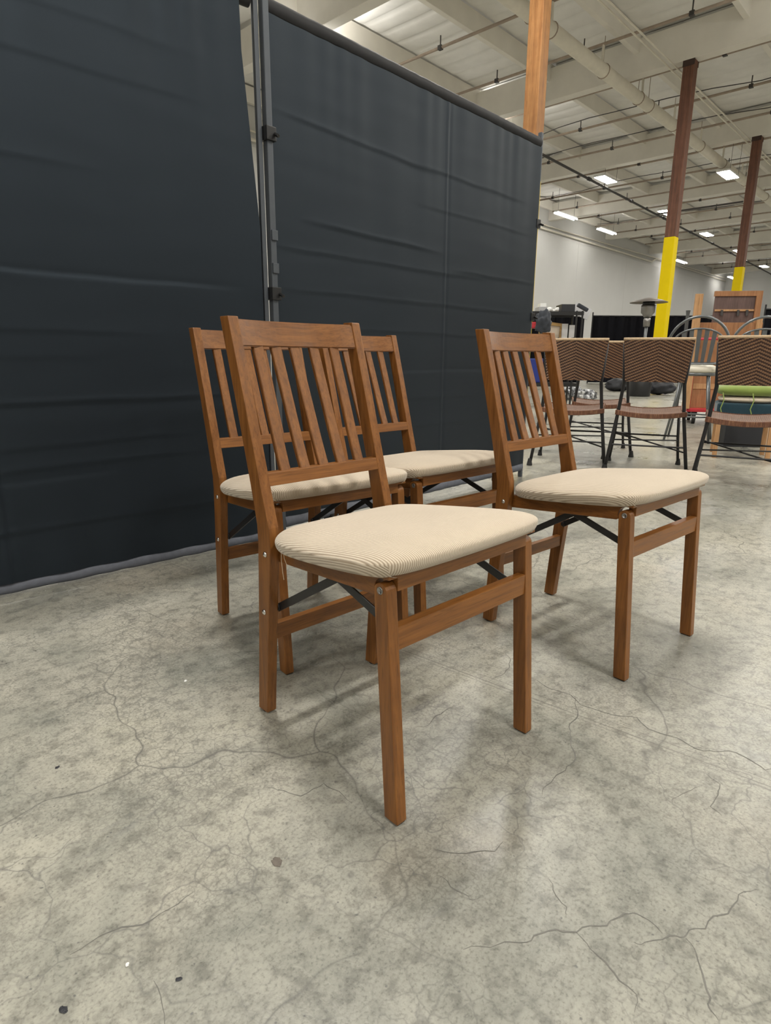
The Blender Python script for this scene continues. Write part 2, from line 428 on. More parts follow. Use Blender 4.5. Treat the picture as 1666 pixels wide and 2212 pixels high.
# local building coordinates are (u, -v, z)
floor = MB().add([(U0, -VR, 0), (U1, -VR, 0), (U1, -VL, 0), (U0, -VL, 0), (U0, -VR, -.2), (U1, -VR, -.2), (U1, -VL, -.2), (U0, -VL, -.2)],
                 [(0, 1, 2, 3), (7, 6, 5, 4), (0, 4, 5, 1), (1, 5, 6, 2), (2, 6, 7, 3), (3, 7, 4, 0)]).obj('floor', 'concrete')
floor.rotation_euler = (0, 0, BROT); floor['kind'] = 'structure'
ceiling = bstruct(MB().box(U0, U1, -VR, -VL, ROOF, ROOF + .12), 'ceiling', 'ceiling_paint')
GIRD = [17.05 + 6.8 * k for k in range(-4, 7)]
g_me = MB().box(-.15, .15, -VR, -VL, 7.66, 8.45).mesh('girder', 'beam_paint', bevel=.008, bseg=1)
for u in GIRD:
    o = bpy.data.objects.new('girder', g_me); C.objects.link(o); o.parent = ceiling; o.location = (u, 0, 0)
PURL = [-7.4 + 2.42 * k for k in range(-4, 9)]
p_me = MB().box(U0, U1, -.065, .065, 8.12, 8.56).mesh('purlin', 'beam_paint', bevel=.006, bseg=1)
for v in PURL:
    o = bpy.data.objects.new('purlin', p_me); C.objects.link(o); o.parent = ceiling; o.location = (0, -v, 0)
# white insulation sheets between purlins, quilted at every sub-purlin
def quilt():
    L, w, nb = 6.6, 2.32, 11
    def fn(a, c_):
        s = a * nb; f = s - math.floor(s)
        sag = .08 * math.sin(math.pi * f) ** .4 * (math.sin(math.pi * c_) ** .35)
        return ((a - .5) * L, (c_ - .5) * w, -sag + .012 * noise.noise(Vector((a * 23, c_ * 6, 3))))
    return MB().grid(fn, nb * 8 + 1, 13).mesh('insulation_sheet', 'ceiling_paint', smooth=True)
q_me = quilt()
for gi, u in enumerate(GIRD[:-1]):
    if u < 3: continue
    for v in PURL[:7]:
        o = bpy.data.objects.new('insulation_sheet', q_me); C.objects.link(o); o.parent = ceiling
        o.location = (u + 3.4, -(v + 1.21), 8.605)
wl = bstruct(MB().box(U0, U1, -VL, -VL + .2, 0, ROOF), 'wall_left', 'wall_paint')
pn = MB().box(-3.36, 3.24, -.05, 0, 0.02, 7.02).mesh('wall_panel', 'wall_paint', bevel=.012, bseg=1)
k = 4.3
while k < U1 - 3:
    o = bpy.data.objects.new('wall_panel', pn); C.objects.link(o); o.parent = wl; o.location = (k, -VL - .001, 0); k += 6.6
wb = bstruct(MB().box(U1, U1 + .2, -VR, -VL, 0, ROOF), 'wall_back', 'wall_paint')
pn2 = MB().box(-.05, 0, -3.24, 3.24, 0.02, 7.6).mesh('wall_panel', 'wall_paint', bevel=.012, bseg=1)
k = -VL - 3.4
while k > -VR + 3:
    o = bpy.data.objects.new('wall_panel', pn2); C.objects.link(o); o.parent = wb; o.location = (U1 - .001, k, 0); k -= 6.6
bstruct(MB().box(U0, U1, -VR - .2, -VR, 0, ROOF), 'wall_right', 'wall_paint')
bstruct(MB().box(U0 - .2, U0, -VR, -VL, 0, ROOF), 'wall_front', 'wall_paint')

# columns
def column(u, v, mat, label, su=.27, sv=.31, top=7.66):
    t = thing('wood_column', label, 'column', W(u, v, 0), BROT)
    MB().box(-su / 2, su / 2, -sv / 2, sv / 2, 3.8, top).obj('post', mat, t, bevel=.012)
    MB().box(-su / 2 - .006, su / 2 + .006, -sv / 2 - .006, sv / 2 + .006, 0, 3.8).obj('painted_guard', 'yellow_paint', t, bevel=.012)
    s_ = MB()
    for sx_ in (-1, 1): s_.box(sx_ * (su / 2 + .006) - .006, sx_ * (su / 2 + .006) + .006, -sv / 2 - .01, sv / 2 + .01, top - .13, top)
    s_.obj('beam_bracket', 'bracket_brown', t, bevel=.002, bseg=1)
column(10.22, -6.16, 'column_fir', 'light orange timber column rising behind the end of the black drape', .24, .265)
column(17.05, -6.125, 'column_brown', 'brown timber column with yellow base beside the patio heater', .26, .25)
column(23.85, -6.24, 'column_brown', 'distant brown timber column with yellow base above the leaning wooden panel', .26, .25)

# sprinkler pipes
sp_ = thing('sprinkler_piping', 'cream sprinkler main with rusty branch pipes under the white ceiling', 'pipes', W(0, 0, 0), BROT)
MB().tube([(u, 7.55, 7.38) for u in (8, 20, 35, 50, 60)], .145, 16).obj('main_pipe', 'pipe_paint', sp_, smooth=True)
def ring(u, n, z, r, tr, seg=14):
    return [(u, n + r * math.cos(2 * math.pi * k / seg), z + r * math.sin(2 * math.pi * k / seg)) for k in range(seg)]
for u in (12.2, 13.0, 15.5, 17.6, 18.3, 20.2, 22.6, 25, 28, 31, 34):
    c_ = MB().tube(ring(u, 7.55, 7.38, .152, .01), .014, 6, closed=True)
    c_.tube([(u, 7.55 + .02, 7.53), (u, 7.57, 8.1)], .009, 6)
    c_.obj('pipe_clamp', 'pipe_rust', sp_)
u = 8.2
while u < 60:
    uu = u + (.45 if any(abs(u - g) < .3 for g in GIRD) else 0)
    bp = MB().tube([(uu, 2.6, 7.9), (uu, 8, 7.9), (uu, 12, 7.9), (uu, 16.6, 7.9)], .034, 8).obj('branch_pipe', 'pipe_rust', sp_, smooth=True)
    hg = MB(); n = 3.2
    while n < 16.4:
        hg.tube([(uu, n, 7.86), (uu, n, 8.15)], .016, 6); hg.box(uu - .045, uu + .045, n - .05, n + .05, 7.855, 7.945); n += 2.42
    h_ = hg.obj('pipe_hanger', 'pipe_dark', bp); h_['kind'] = 'stuff'
    MB().tube([(uu, 7.55, 7.45), (uu, 7.55, 7.9)], .03, 8).obj('riser', 'pipe_paint', bp)
    u += 2.4
gp = thing('gas_pipe', 'long dark pipe running below the ceiling toward the far corner', 'pipe', W(0, 0, 0), BROT)
MB().tube([(12, 10.6, 6.9), (18.7, 10.81, 6.9), (30.6, 11.23, 6.9), (53.9, 11.97, 6.9), (60.5, 12.15, 6.9)], .04, 10).obj('pipe', 'pipe_dark', gp, smooth=True)
for u in range(18, 60, 4):
    MB().tube([(u - .09, 10.81 + (u - 18.7) * .033, 6.9), (u + .09, 10.81 + (u - 18.7) * .033, 6.9)], .062, 10).obj('coupling', 'pipe_dark', gp)
MB().tube([(29, 11.17, 6.9), (29, 7.8, 6.9)], .035, 8).obj('branch', 'pipe_dark', gp)
cd = thing('conduit_pair', 'pair of cream conduits strung along the timber column tops', 'conduit', W(0, 0, 0), BROT)
for dn in (0, .13):
    MB().tube([(6, 6.42 + dn, 7.6), (17, 6.42 + dn, 7.58), (24, 6.42 + dn, 7.58), (45, 6.42 + dn, 7.6)], .02, 8).obj('conduit', 'pipe_paint', cd)
wc = thing('wall_conduit', 'cream conduit running along the top of the left wall', 'conduit', W(0, 0, 0), BROT)
MB().tube([(4, 17.08, 7.16), (44.5, 17.08, 7.2), (45.1, 17.08, 7.45), (61.5, 17.08, 7.45)], .05, 8).obj('conduit', 'pipe_paint', wc, smooth=True)
MB().tube([(4, 17.05, 7.4), (33, 17.05, 7.36), (61.5, 16.9, 7.62)], .03, 8).obj('conduit', 'pipe_paint', wc, smooth=True)
for i_, (u0, n0, n1) in enumerate(((19.2, 3, 14), (21.3, 3, 15.5), (26.2, 3, 16), (33.5, 4, 16))):
    c_ = MB().tube([(u0 + .25 * math.sin(j * .9), n0 + (n1 - n0) * j / 10, 7.80 - .10 * math.sin(math.pi * ((j * 3) % 10) / 10)) for j in range(11)], .012, 6)
    o = c_.obj('sagging_cable', 'pipe_dark', rotz=BROT, smooth=True)
    tag(o, ['thin cable sagging across the ceiling past the top of the nearer brown column', 'thin cable crossing the ceiling between the two brown column tops',
            'thin cable crossing the ceiling behind the farther brown column', 'thin cable crossing the ceiling far beyond both brown columns'][i_], 'cable', 'ceiling cables')
# small round air vent cap and box hanging
# lamps in view
def lamp(px, py, label, kind='bay', z=LAMP_Z):
    p = at_z(px, py, z)
    t = thing('high_bay_light' if kind == 'bay' else 'strip_light', label, 'ceiling light', p, BROT, 'ceiling lights')
    if kind == 'bay':
        MB().box(-.60, .60, -.22, .22, .012, .075).obj('housing', 'white_plastic', t, bevel=.01, bseg=1)
        MB().box(-.56, .56, -.19, .19, 0, .011).obj('diffuser', 'led_panel', t)
        for sx_ in (-.5, .5): MB().tube([(sx_, -.19, .075), (sx_, -.19, 8.5 - z)], .006, 5).obj('hanger_rod', 'pipe_dark', t)
    else:
        MB().box(-1.0, 1.0, -.10, .10, .05, .12).obj('housing', 'white_plastic', t, bevel=.01, bseg=1)
        for sy in (-.09, .09): MB().tube([(-.98, sy, .02), (.98, sy, .02)], .03, 8).obj('tube', 'tube_light', t)
        for sx_ in (-.8, .8): MB().tube([(sx_, 0, .12), (sx_, 0, 8.5 - z)], .006, 5).obj('hanger_rod', 'pipe_dark', t)
lamp(1309, 389, 'bright high bay light nearest the drape, above the dark gas pipe')
lamp(1573, 379, 'bright high bay light beside the cream main pipe, highest at the right', z=7.0)
lamp(1223, 468, 'strip light near the left wall, closest to the drape', 'strip')
lamp(1311, 501, 'second strip light along the left wall, nearer the yellow column', 'strip')
lamp(1440, 460, 'high bay light touching the left edge of the nearer brown column')
lamp(1527, 507, 'high bay light halfway between the two brown columns')
lamp(1597, 543, 'small far high bay light at the left edge of the farther column')
lamp(1471, 566, 'strip light just right of the nearer yellow column base', 'strip')
lamp(1582, 601, 'farthest strip light, low beside the distant yellow column base', 'strip')
lamp(1651, 576, 'distant high bay light at the right edge, right of the farther column')

# ================================================================== black drape partitions
DV = -2.27
def drape_panel(name, u0, u1, label, creases, seam, right_pole, seed):
    """rolling pipe-and-drape panel; local x along u, local y = -v offset, z up"""
    t = thing(name, label, 'curtain', W(0, DV, 0), BROT, 'black drape partitions')
    L = u1 - u0; TOP = 2.165
    def disp(u, z):
        d = 0
        a = max(0, (z - 1.1) / 1.05)
        d += .0022 * math.sin(u * 17 + seed + 1.9 * math.sin(u * 5)) * a + .0016 * math.sin(u * 47 + 2 * seed + 2 * math.sin(u * 9)) * a * a * a
        bz = max(0, (.32 - z) / .32)
        d += .004 * math.sin(u * 33 + seed) * bz
        d += .006 * noise.noise(Vector((u * 1.7, z * 1.1, seed)))
        d += .0007 * noise.noise(Vector((u * 3.0, z * 14, seed + 5)))
        for (zc, amp, ua, ub, sl) in creases:
            if ua - .25 < u < ub + .25:
                e = min(1, max(0, min((u - ua) / .25 + .5, (ub - u) / .25 + .5)))
                w = zc + sl * (u - ua) + .006 * noise.noise(Vector((u * 4, zc * 10, seed)))
                q = (z - w) / .009
                d += e * .5 * amp * (math.exp(-q * q) + .8 * math.tanh(q * .9) * math.exp(-abs(q) / 5))
        d += .004 * math.exp(-((u - seam) / .006) ** 2) - .003 * math.exp(-((u - seam - .016) / .012) ** 2)
        return d
    nu, nz_ = int(L / .009), 260
    ZB = .10 if u0 > 0 else .05
    # the camera side is v > DV, i.e. local -y
    end = lambda c_: L - (.05 * min(1, max(0, (c_ - .62) / .3)) if u0 < 0 else 0)
    g = MB().grid(lambda a, c_: (u0 + end(c_) * a, -.02 - disp(u0 + L * a, ZB + (TOP - .03 - ZB) * c_), ZB + (TOP - .03 - ZB) * c_), nu, nz_)
    cl = g.obj('drape', 'drape_cloth', t, smooth=True)
    MB().grid(lambda a, c_: (u0 + end(c_) * a, .02 + .003 * math.sin(a * 40), .10 + (TOP - .13) * c_), 60, 14).obj('drape_back', 'drape_cloth', t, smooth=True)
    # pole pocket over the top rail
    def pk(a, c_):
        th = 2 * math.pi * c_; uu = u0 + L * a
        rr_ = .030 + .0015 * noise.noise(Vector((uu * 22, c_ * 3, seed)))
        return (uu, rr_ * .8 * math.sin(th), TOP + rr_ * math.cos(th) * (1.15 if math.cos(th) < 0 else 1))
    MB().grid(pk, int(L / .02), 17).obj('pole_pocket', 'drape_pocket', cl, smooth=True)
    # hem rail
    def hem(a, c_):
        th = 2 * math.pi * c_; uu = u0 + L * a
        w = .0025 * noise.noise(Vector((uu * 18, c_ * 2, seed + 3)))
        hr, hz = (.031, .075) if u0 > 0 else (.024, .031)
        return (uu, (hr * .87 + w) * math.sin(th), hz + (hr + w) * math.cos(th))
    MB().grid(hem, int(L / .015), 15).obj('hem_rail', 'hem_grey', t, smooth=True)
    for up in ((u0 + .3, u1 - .30) if u0 > 0 else ()):
        cs = MB().tube([(up, -.025, .027), (up, .02, .027)], .027, 14)
        cs.box(up - .012, up + .012, -.031, -.026, .02, .06); cs.box(up - .012, up + .012, .021, .026, .02, .06); cs.box(up - .02, up + .02, -.03, .03, .054, .062)
        cs.obj('caster', 'rubber', t)
    return t
def zv(x, y): 
    p = at_v(x, y, DV); return p.z
cr_near = [(zv(200, 592), -.0042, -.4, 1.45, .0), (zv(200, 715), .0022, -.4, 1.1, 0), (zv(200, 868), .0055, -.4, 1.4, 0), (zv(200, 770), .0015, -.3, .9, 0),
           (zv(200, 962), .003, .3, 1.3, .01), (zv(200, 1010), .004, .3, 1.25, .015), (zv(200, 1030), -.0025, .3, 1.0, .0), (zv(200, 1132), .0055, .4, 1.5, 0),
           (1.75, .0015, -.2, 1.4, 0), (1.9, .0012, -.2, 1.4, 0), (1.45, .0015, -.2, 1.0, 0)]
cr_far = [(zv(760, 300), .0035, 1.8, 2.7, -.03), (zv(780, 505), .0045, 1.95, 2.75, -.02), (zv(760, 560), .003, 1.75, 3.2, 0), (zv(760, 640), .003, 1.8, 3.6, 0),
          (zv(1020, 400), .003, 2.6, 3.6, 0), (zv(1060, 600), .003, 3.0, 3.8, 0), (zv(1000, 470), .002, 2.7, 3.7, 0), (zv(900, 720), .0025, 2.0, 3.5, 0),
          (zv(900, 800), -.0025, 2.0, 3.6, 0), (zv(900, 860), .002, 2.2, 3.6, 0), (zv(900, 920), .003, 2.2, 3.6, 0)]
dp1 = drape_panel('drape_partition', -.62, 1.645, 'black drape panel at the left edge, nearest the camera', cr_near, .585, True, 1.3)
dp2 = drape_panel('drape_partition', 1.72, 3.85, 'black drape panel behind the back chairs, ending at the free pole', cr_far, 2.885, True, 4.1)
# the near panel is swung a few degrees about the shared pole
ang = BROT + R(-5.6)
piv = W(1.66, DV)
dp1.rotation_euler = (0, 0, ang)
dp1.location = piv - Vector((1.66 * math.cos(ang), 1.66 * math.sin(ang), 0))
# poles: square tubes with clamps
def pole(u, dv, top, parent, r=.014, clamps=(), clips=()):
    po = MB().box(u - r, u + r, -dv - r, -dv + r, .0, top).obj('upright_pole', 'pole_grey', parent, bevel=.004)
    for z in clamps:
        cb = MB().box(u - .024, u + .024, -dv - .026, -dv + .02, z - .026, z + .026)
        cb.tube([(u + .016, -dv - .026, z), (u + .016, -dv - .05, z - .012)], .007, 8)
        cb.obj('clamp', 'black_metal', po, bevel=.003)
    for z in clips:
        MB().box(u - .012, u + .018, -dv - .022, -dv - .012, z - .02, z + .02).obj('clip', 'pole_grey', po, bevel=.002)
pole(1.697, .022, 2.25, dp2, .0145, clamps=(zv(586, 298), zv(598, 637)), clips=(zv(594, 513), zv(596, 583)))
pole(1.662, .012, 2.25, dp1, .010)
pole(3.862, .0, 2.225, dp2, .0125, clamps=(zv(1163, 486), zv(1148, 685)))
pole(-.63, .0, 2.225, dp1, .0125)

# ================================================================== wooden folding chairs
def prof_chair_post():
    # rear face and front face y at heights
    zs = [.004, .20, .36, .43, .47, .56, .74, .9169]
    front = [.037, .055, .071, .078, .076, .0505, .0015, -.049]
    depth = [.037, .040, .045, .048, .047, .041, .037, .034]
    return [(f, z) for f, z in zip(front, zs)] + [(f - d, z) for f, z, d in reversed(list(zip(front, zs, depth)))]
PW, PA = .1872, .0255            # outer half width, post width
def post_front(z):
    zs = [.008, .20, .36, .43, .47, .56, .74, .9169]; fr = [.037, .055, .071, .078, .076, .0505, .0015, -.049]
    for i in range(len(zs) - 1):
        if z <= zs[i + 1]: t = (z - zs[i]) / (zs[i + 1] - zs[i]); return fr[i] + t * (fr[i + 1] - fr[i])
    return fr[-1]
FW, FA = .2188, .0247            # front legs
def leg_front(z): return .509 - .031 * z / .4474
SF = [(.161, .07), (.2188, .485)]
def rail_x(y): return SF[0][0] + (SF[1][0] - SF[0][0]) * (y - SF[0][1]) / (SF[1][1] - SF[0][1])
def seat_z(y): return .4235 + (y - .05) * (.4745 - .4235) / .43      # top of the seat frame

def make_chair():
    t = thing('folding_chair', '', 'chair', group='brown wooden folding chairs')
    pr = prof_chair_post()
    for s in (1, -1):
        p = MB().prism(pr, 'x', *sorted((s * PW, s * (PW - PA)))).obj('back_post', 'chair_wood_z', t, bevel=.0028)
        MB().lathe([(.0, 0), (.011, 0), (.012, .004), (.010, .0085)], 14, (s * (PW - PA / 2), .019, 0)).obj('foot_glide', 'rubber', p)
        for (y, z) in ((.058, .408), (.044, .2667)):
            b_ = MB().lathe([(.0005, .0045), (.0035, .004), (.0062, .002), (.0068, 0)][::-1], 14).obj('bolt', 'chrome', p, smooth=True)
            b_.location = (s * PW, y, z); b_.rotation_euler = (0, s * math.pi / 2, 0)
    # front legs with rounded top
    for s in (1, -1):
        pts = [(.509 - .0335, .003), (.509, .003)]
        cz, cy, r_ = .4450, .4607, .0160
        pts += [(cy + r_ * math.cos(a), cz + r_ * math.sin(a)) for a in [R(q) for q in range(0, 181, 22)]]
        p = MB().prism(pts, 'x', *sorted((s * FW, s * (FW - FA)))).obj('front_leg', 'chair_wood_z', t, bevel=.0024)
        MB().box(*sorted((s * (FW - .003), s * (FW - FA + .003))), .509 - .031, .509 - .002, 0, .0065).obj('foot_glide', 'rubber', p)
        b_ = MB().lathe([(.0072, 0), (.0072, .0012), (.0055, .0020), (.0048, .0004), (.0008, .0002)], 14).obj('bolt', 'steel_grey', p, smooth=True)
        b_.location = (s * FW, .4607, .4474); b_.rotation_euler = (0, s * math.pi / 2, 0)
    # curved top rail
    iw = PW - PA
    def bow(x): return -.030 * (1 - (x / iw) ** 2)
    n = 20; vs = []; fs = []
    for i in range(n + 1):
        x = -iw - .002 + (2 * iw + .004) * i / n
        for (z, dy) in ((.8536, -.004), (.9115, -.004), (.9115, -.027), (.8536, -.027)):
            vs.append((x, post_front(z) + dy + bow(x), z))
    for i in range(n):
        for k in range(4): fs.append((i * 4 + k, i * 4 + (k + 1) % 4, i * 4 + 4 + (k + 1) % 4, i * 4 + 4 + k))
    fs += [(3, 2, 1, 0), (n * 4, n * 4 + 1, n * 4 + 2, n * 4 + 3)]
    MB().add(vs, fs).obj('top_rail', 'chair_wood_x', t)
    me = t.children[-1].data
    bm = bmesh.new(); bm.from_mesh(me)
    ed = [e for e in bm.edges if abs(e.verts[0].co.x - e.verts[1].co.x) > .002]
    bmesh.ops.bevel(bm, geom=ed, offset=.003, segments=2, affect='EDGES'); bm.to_mesh(me); bm.free()
    # lower rail
    z0, z1 = .5568, .5858
    y0, y1 = post_front(z0), post_front(z1)
    MB().prism([(y0 - .001, z0), (y1 - .001, z1), (y1 - .021, z1), (y0 - .021, z0)], 'x', -iw - .002, iw + .002).obj('lower_rail', 'chair_wood_x', t, bevel=.002)
    # slats
    for k in range(5):
        x = iw * 2 * ((k + 1) / 6 - .5) * 1.02
        n = 8; vs = []; fs = []
        for i in range(n + 1):
            q = i / n; z = z1 - .004 + (.858 - z1 + .004) * q
            yc = post_front(z) - .012 + bow(x) * q ** .8 - .002 * q
            for (dx, dy) in ((-.0135, .006), (.0135, .006), (.0135, -.006), (-.0135, -.006)): vs.append((x + dx, yc + dy, z))
        for i in range(n):
            for j in range(4): fs.append((i * 4 + j, i * 4 + (j + 1) % 4, i * 4 + 4 + (j + 1) % 4, i * 4 + 4 + j))
        fs += [(3, 2, 1, 0), (n * 4, n * 4 + 1, n * 4 + 2, n * 4 + 3)]
        o = MB().add(vs, fs).obj('slat', 'chair_wood_z', t)
        bm = bmesh.new(); bm.from_mesh(o.data)
        ed = [e for e in bm.edges if abs(e.verts[0].co.z - e.verts[1].co.z) > .01]
        bmesh.ops.bevel(bm, geom=ed, offset=.0018, segments=1, affect='EDGES'); bm.to_mesh(o.data); bm.free()
    # stretchers
    MB().box(-iw - .001, iw + .001, .033, .052, .195, .232).obj('rear_stretcher', 'chair_wood_x', t, bevel=.002)
    fy = leg_front(.358) - .003
    MB().box(-FW + FA - .001, FW - FA + .001, fy - .020, fy, .3345, .3795).obj('front_stretcher', 'chair_wood_x', t, bevel=.0025)
    # seat frame: side rails notched round the leg tops
    for s in (1, -1):
        prof_top = []; prof_bot = []
        for i in range(9):
            y = .055 + (.436 - .055) * i / 8
            prof_top.append((y, seat_z(y)))
            belly = .038 - .010 * max(0, (y - .20) / .236) ** 2 * 0 
            prof_bot.append((y, seat_z(y) - belly))
        arc = [(.4607 + .021 * math.cos(R(a)), .4475 + .021 * math.sin(R(a))) for a in (215, 195, 175, 155, 135, 115, 95)]
        prof = prof_bot + arc + [(.462, seat_z(.47)), (.45, seat_z(.45))] + prof_top[::-1]
        vs = []; n = len(prof)
        for th in (0, -.022):
            for (y, z) in prof: vs.append((s * (rail_x(y) + th), y, z))
        fs = [(i, (i + 1) % n, n + (i + 1) % n, n + i) for i in range(n)] + [tuple(range(n)), tuple(range(2 * n - 1, n - 1, -1))]
        MB().add(vs, fs).obj('side_rail', 'chair_wood_y', t, bevel=.0012, bseg=1)
    MB().box(-.1935, .1935, .458, .478, .4440, .4745).obj('front_rail', 'chair_wood_x', t, bevel=.002)
    MB().prism([(.455, .4705), (.482, .4705), (.482, .4765), (.455, .4765)], 'x', -.2188, .2188).obj('front_cap', 'chair_wood_x', t, bevel=.0015)
    MB().box(-.150, .150, .082, .100, .388, .424).obj('rear_rail', 'chair_wood_x', t, bevel=.002)
    # folding braces (flat black bars)
    for s in (1, -1):
        def bar(p, q, x, w=.018, th=.004):
            p, q = Vector(p), Vector(q); d = (q - p).normalized(); nn = Vector((-d.y, d.x)) * w / 2
            pr_ = [(p + nn), (q + nn), (q - nn), (p - nn)]
            return MB().prism([(a.x, a.y) for a in pr_], 'x', x - th / 2, x + th / 2)
        b1 = bar((.055, .272), (.285, .412), s * (iw - .004))
        b1.tube([(s * (iw - .010), .060, .276), (s * (iw + .0015), .060, .276)], .008, 10)
        b1.obj('rear_brace', 'black_metal', t, bevel=.0008, bseg=1)
        b2 = bar((.255, .428), (.472, .352), s * (iw - .009) + s * .022)
        b2.obj('front_brace', 'black_metal', t, bevel=.0008, bseg=1)
    # seat cushion, ribbed: grid with skirt, UV in metres
    nx, ny = 41, 41; sk = 6
    vs = []; uvs = []; idx = {}
    YA, YB = .066, .502
    def topz(p, q, rr_):
        y = YA + (YB - YA) * (q + 1) / 2
        e = max(0, 1 - rr_ ** 2.7) ** .5
        return seat_z(y) + .023 + .034 * e
    def edge_xy(p, q, grow=0.0):
        y = YA + (YB - YA) * (q + 1) / 2
        hw = .207 + (.243 - .207) * (q + 1) / 2 + .014 * (1 - q * q)
        cx = 1 - .02 * abs(q) ** 6 - (.12 * abs(q) ** 5 if q < 0 else 0)
        yy = (YA + YB) / 2 + (y - (YA + YB) / 2) * (1 - (.02 if q > 0 else .07) * abs(p) ** 5) + (.010 * (1 - p * p) if q > 0 else -.006 * (1 - p * p)) * abs(q) ** 3
        return p * hw * cx, yy
    def put(i, j):
        # i,j range over -sk..nx-1+sk
        ii, jj = min(max(i, 0), nx - 1), min(max(j, 0), ny - 1)
        p, q = -1 + 2 * ii / (nx - 1), -1 + 2 * jj / (ny - 1)
        p_, q_ = math.sin(p * math.pi / 2), math.sin(q * math.pi / 2)
        rr_ = max(abs(p_), abs(q_)); nn_ = 9
        kk = rr_ / ((abs(p_) ** nn_ + abs(q_) ** nn_) ** (1 / nn_)) if rr_ > 0 else 1
        p_, q_ = p_ * kk, q_ * kk
        x, y = edge_xy(p_, q_)
        kx = -i if i < 0 else (i - nx + 1 if i > nx - 1 else 0)
        ky = -j if j < 0 else (j - ny + 1 if j > ny - 1 else 0)
        z = topz(p_, q_, rr_); k_ = max(kx, ky)
        if k_:
            th = k_ / sk; out = -.021 * (1 - math.sqrt(max(0, 1 - th * th)))
            z = seat_z(y) + .023 * (1 - th) - .002 * th
            x += out * (1 if p > 0 else -1) * (1 if kx else 0); y += out * (1 if q > 0 else -1) * (1 if ky else 0)
        vs.append((x, y, z))
        uvs.append((x if not kx else x + math.copysign(.0045 * kx, p), y))
    ri = range(-sk, nx + sk); rj = range(-sk, ny + sk)
    for j in rj:
        for i in ri: idx[i, j] = len(vs); put(i, j)
    fs = [(idx[i, j], idx[i + 1, j], idx[i + 1, j + 1], idx[i, j + 1]) for j in list(rj)[:-1] for i in list(ri)[:-1]]
    me = bpy.data.meshes.new('cushion'); me.from_pydata(vs, [], fs)
    ul = me.uv_layers.new(name='rib')
    for l in me.loops: ul.data[l.index].uv = uvs[l.vertex_index]
    for p in me.polygons: p.use_smooth = True
    me.materials.append(MATS['ribbed_fabric'])
    cu = bpy.data.objects.new('seat_cushion', me); C.objects.link(cu); cu.parent = t
    return t
chairA = make_chair()
def place(o, x, y, deg, label):
    o.location = (x, y, 0); o.rotation_euler = (0, 0, R(deg)); o['label'] = label
chairB, chairC, chairD = (copy_tree(chairA) for _ in range(3))
place(chairA, -0.1707, 1.4612, -136.03, 'nearest brown wooden folding chair, loose threads hanging from its beige ribbed seat')
place(chairB, -0.4142, 2.0221, -141.04, 'leftmost brown wooden folding chair, standing between the nearest chair and the drape')
place(chairC, -0.0666, 2.3490, -137.14, 'farthest brown wooden folding chair, its back partly hidden behind the nearest chair')
place(chairD, 0.4608, 1.9920, -138.12, 'rightmost brown wooden folding chair, standing apart in front of the rattan chairs')
th_ = MB().tube([(.166, .088, .427), (.1685, .0935, .420), (.171, .096, .40), (.170, .098, .372), (.1695, .101, .356)], .0007, 5)
th_.tube([(.166, .092, .427), (.171, .104, .424), (.174, .112, .408), (.177, .126, .396)], .0007, 5)
th_.obj('loose_thread', 'thread', chairA)

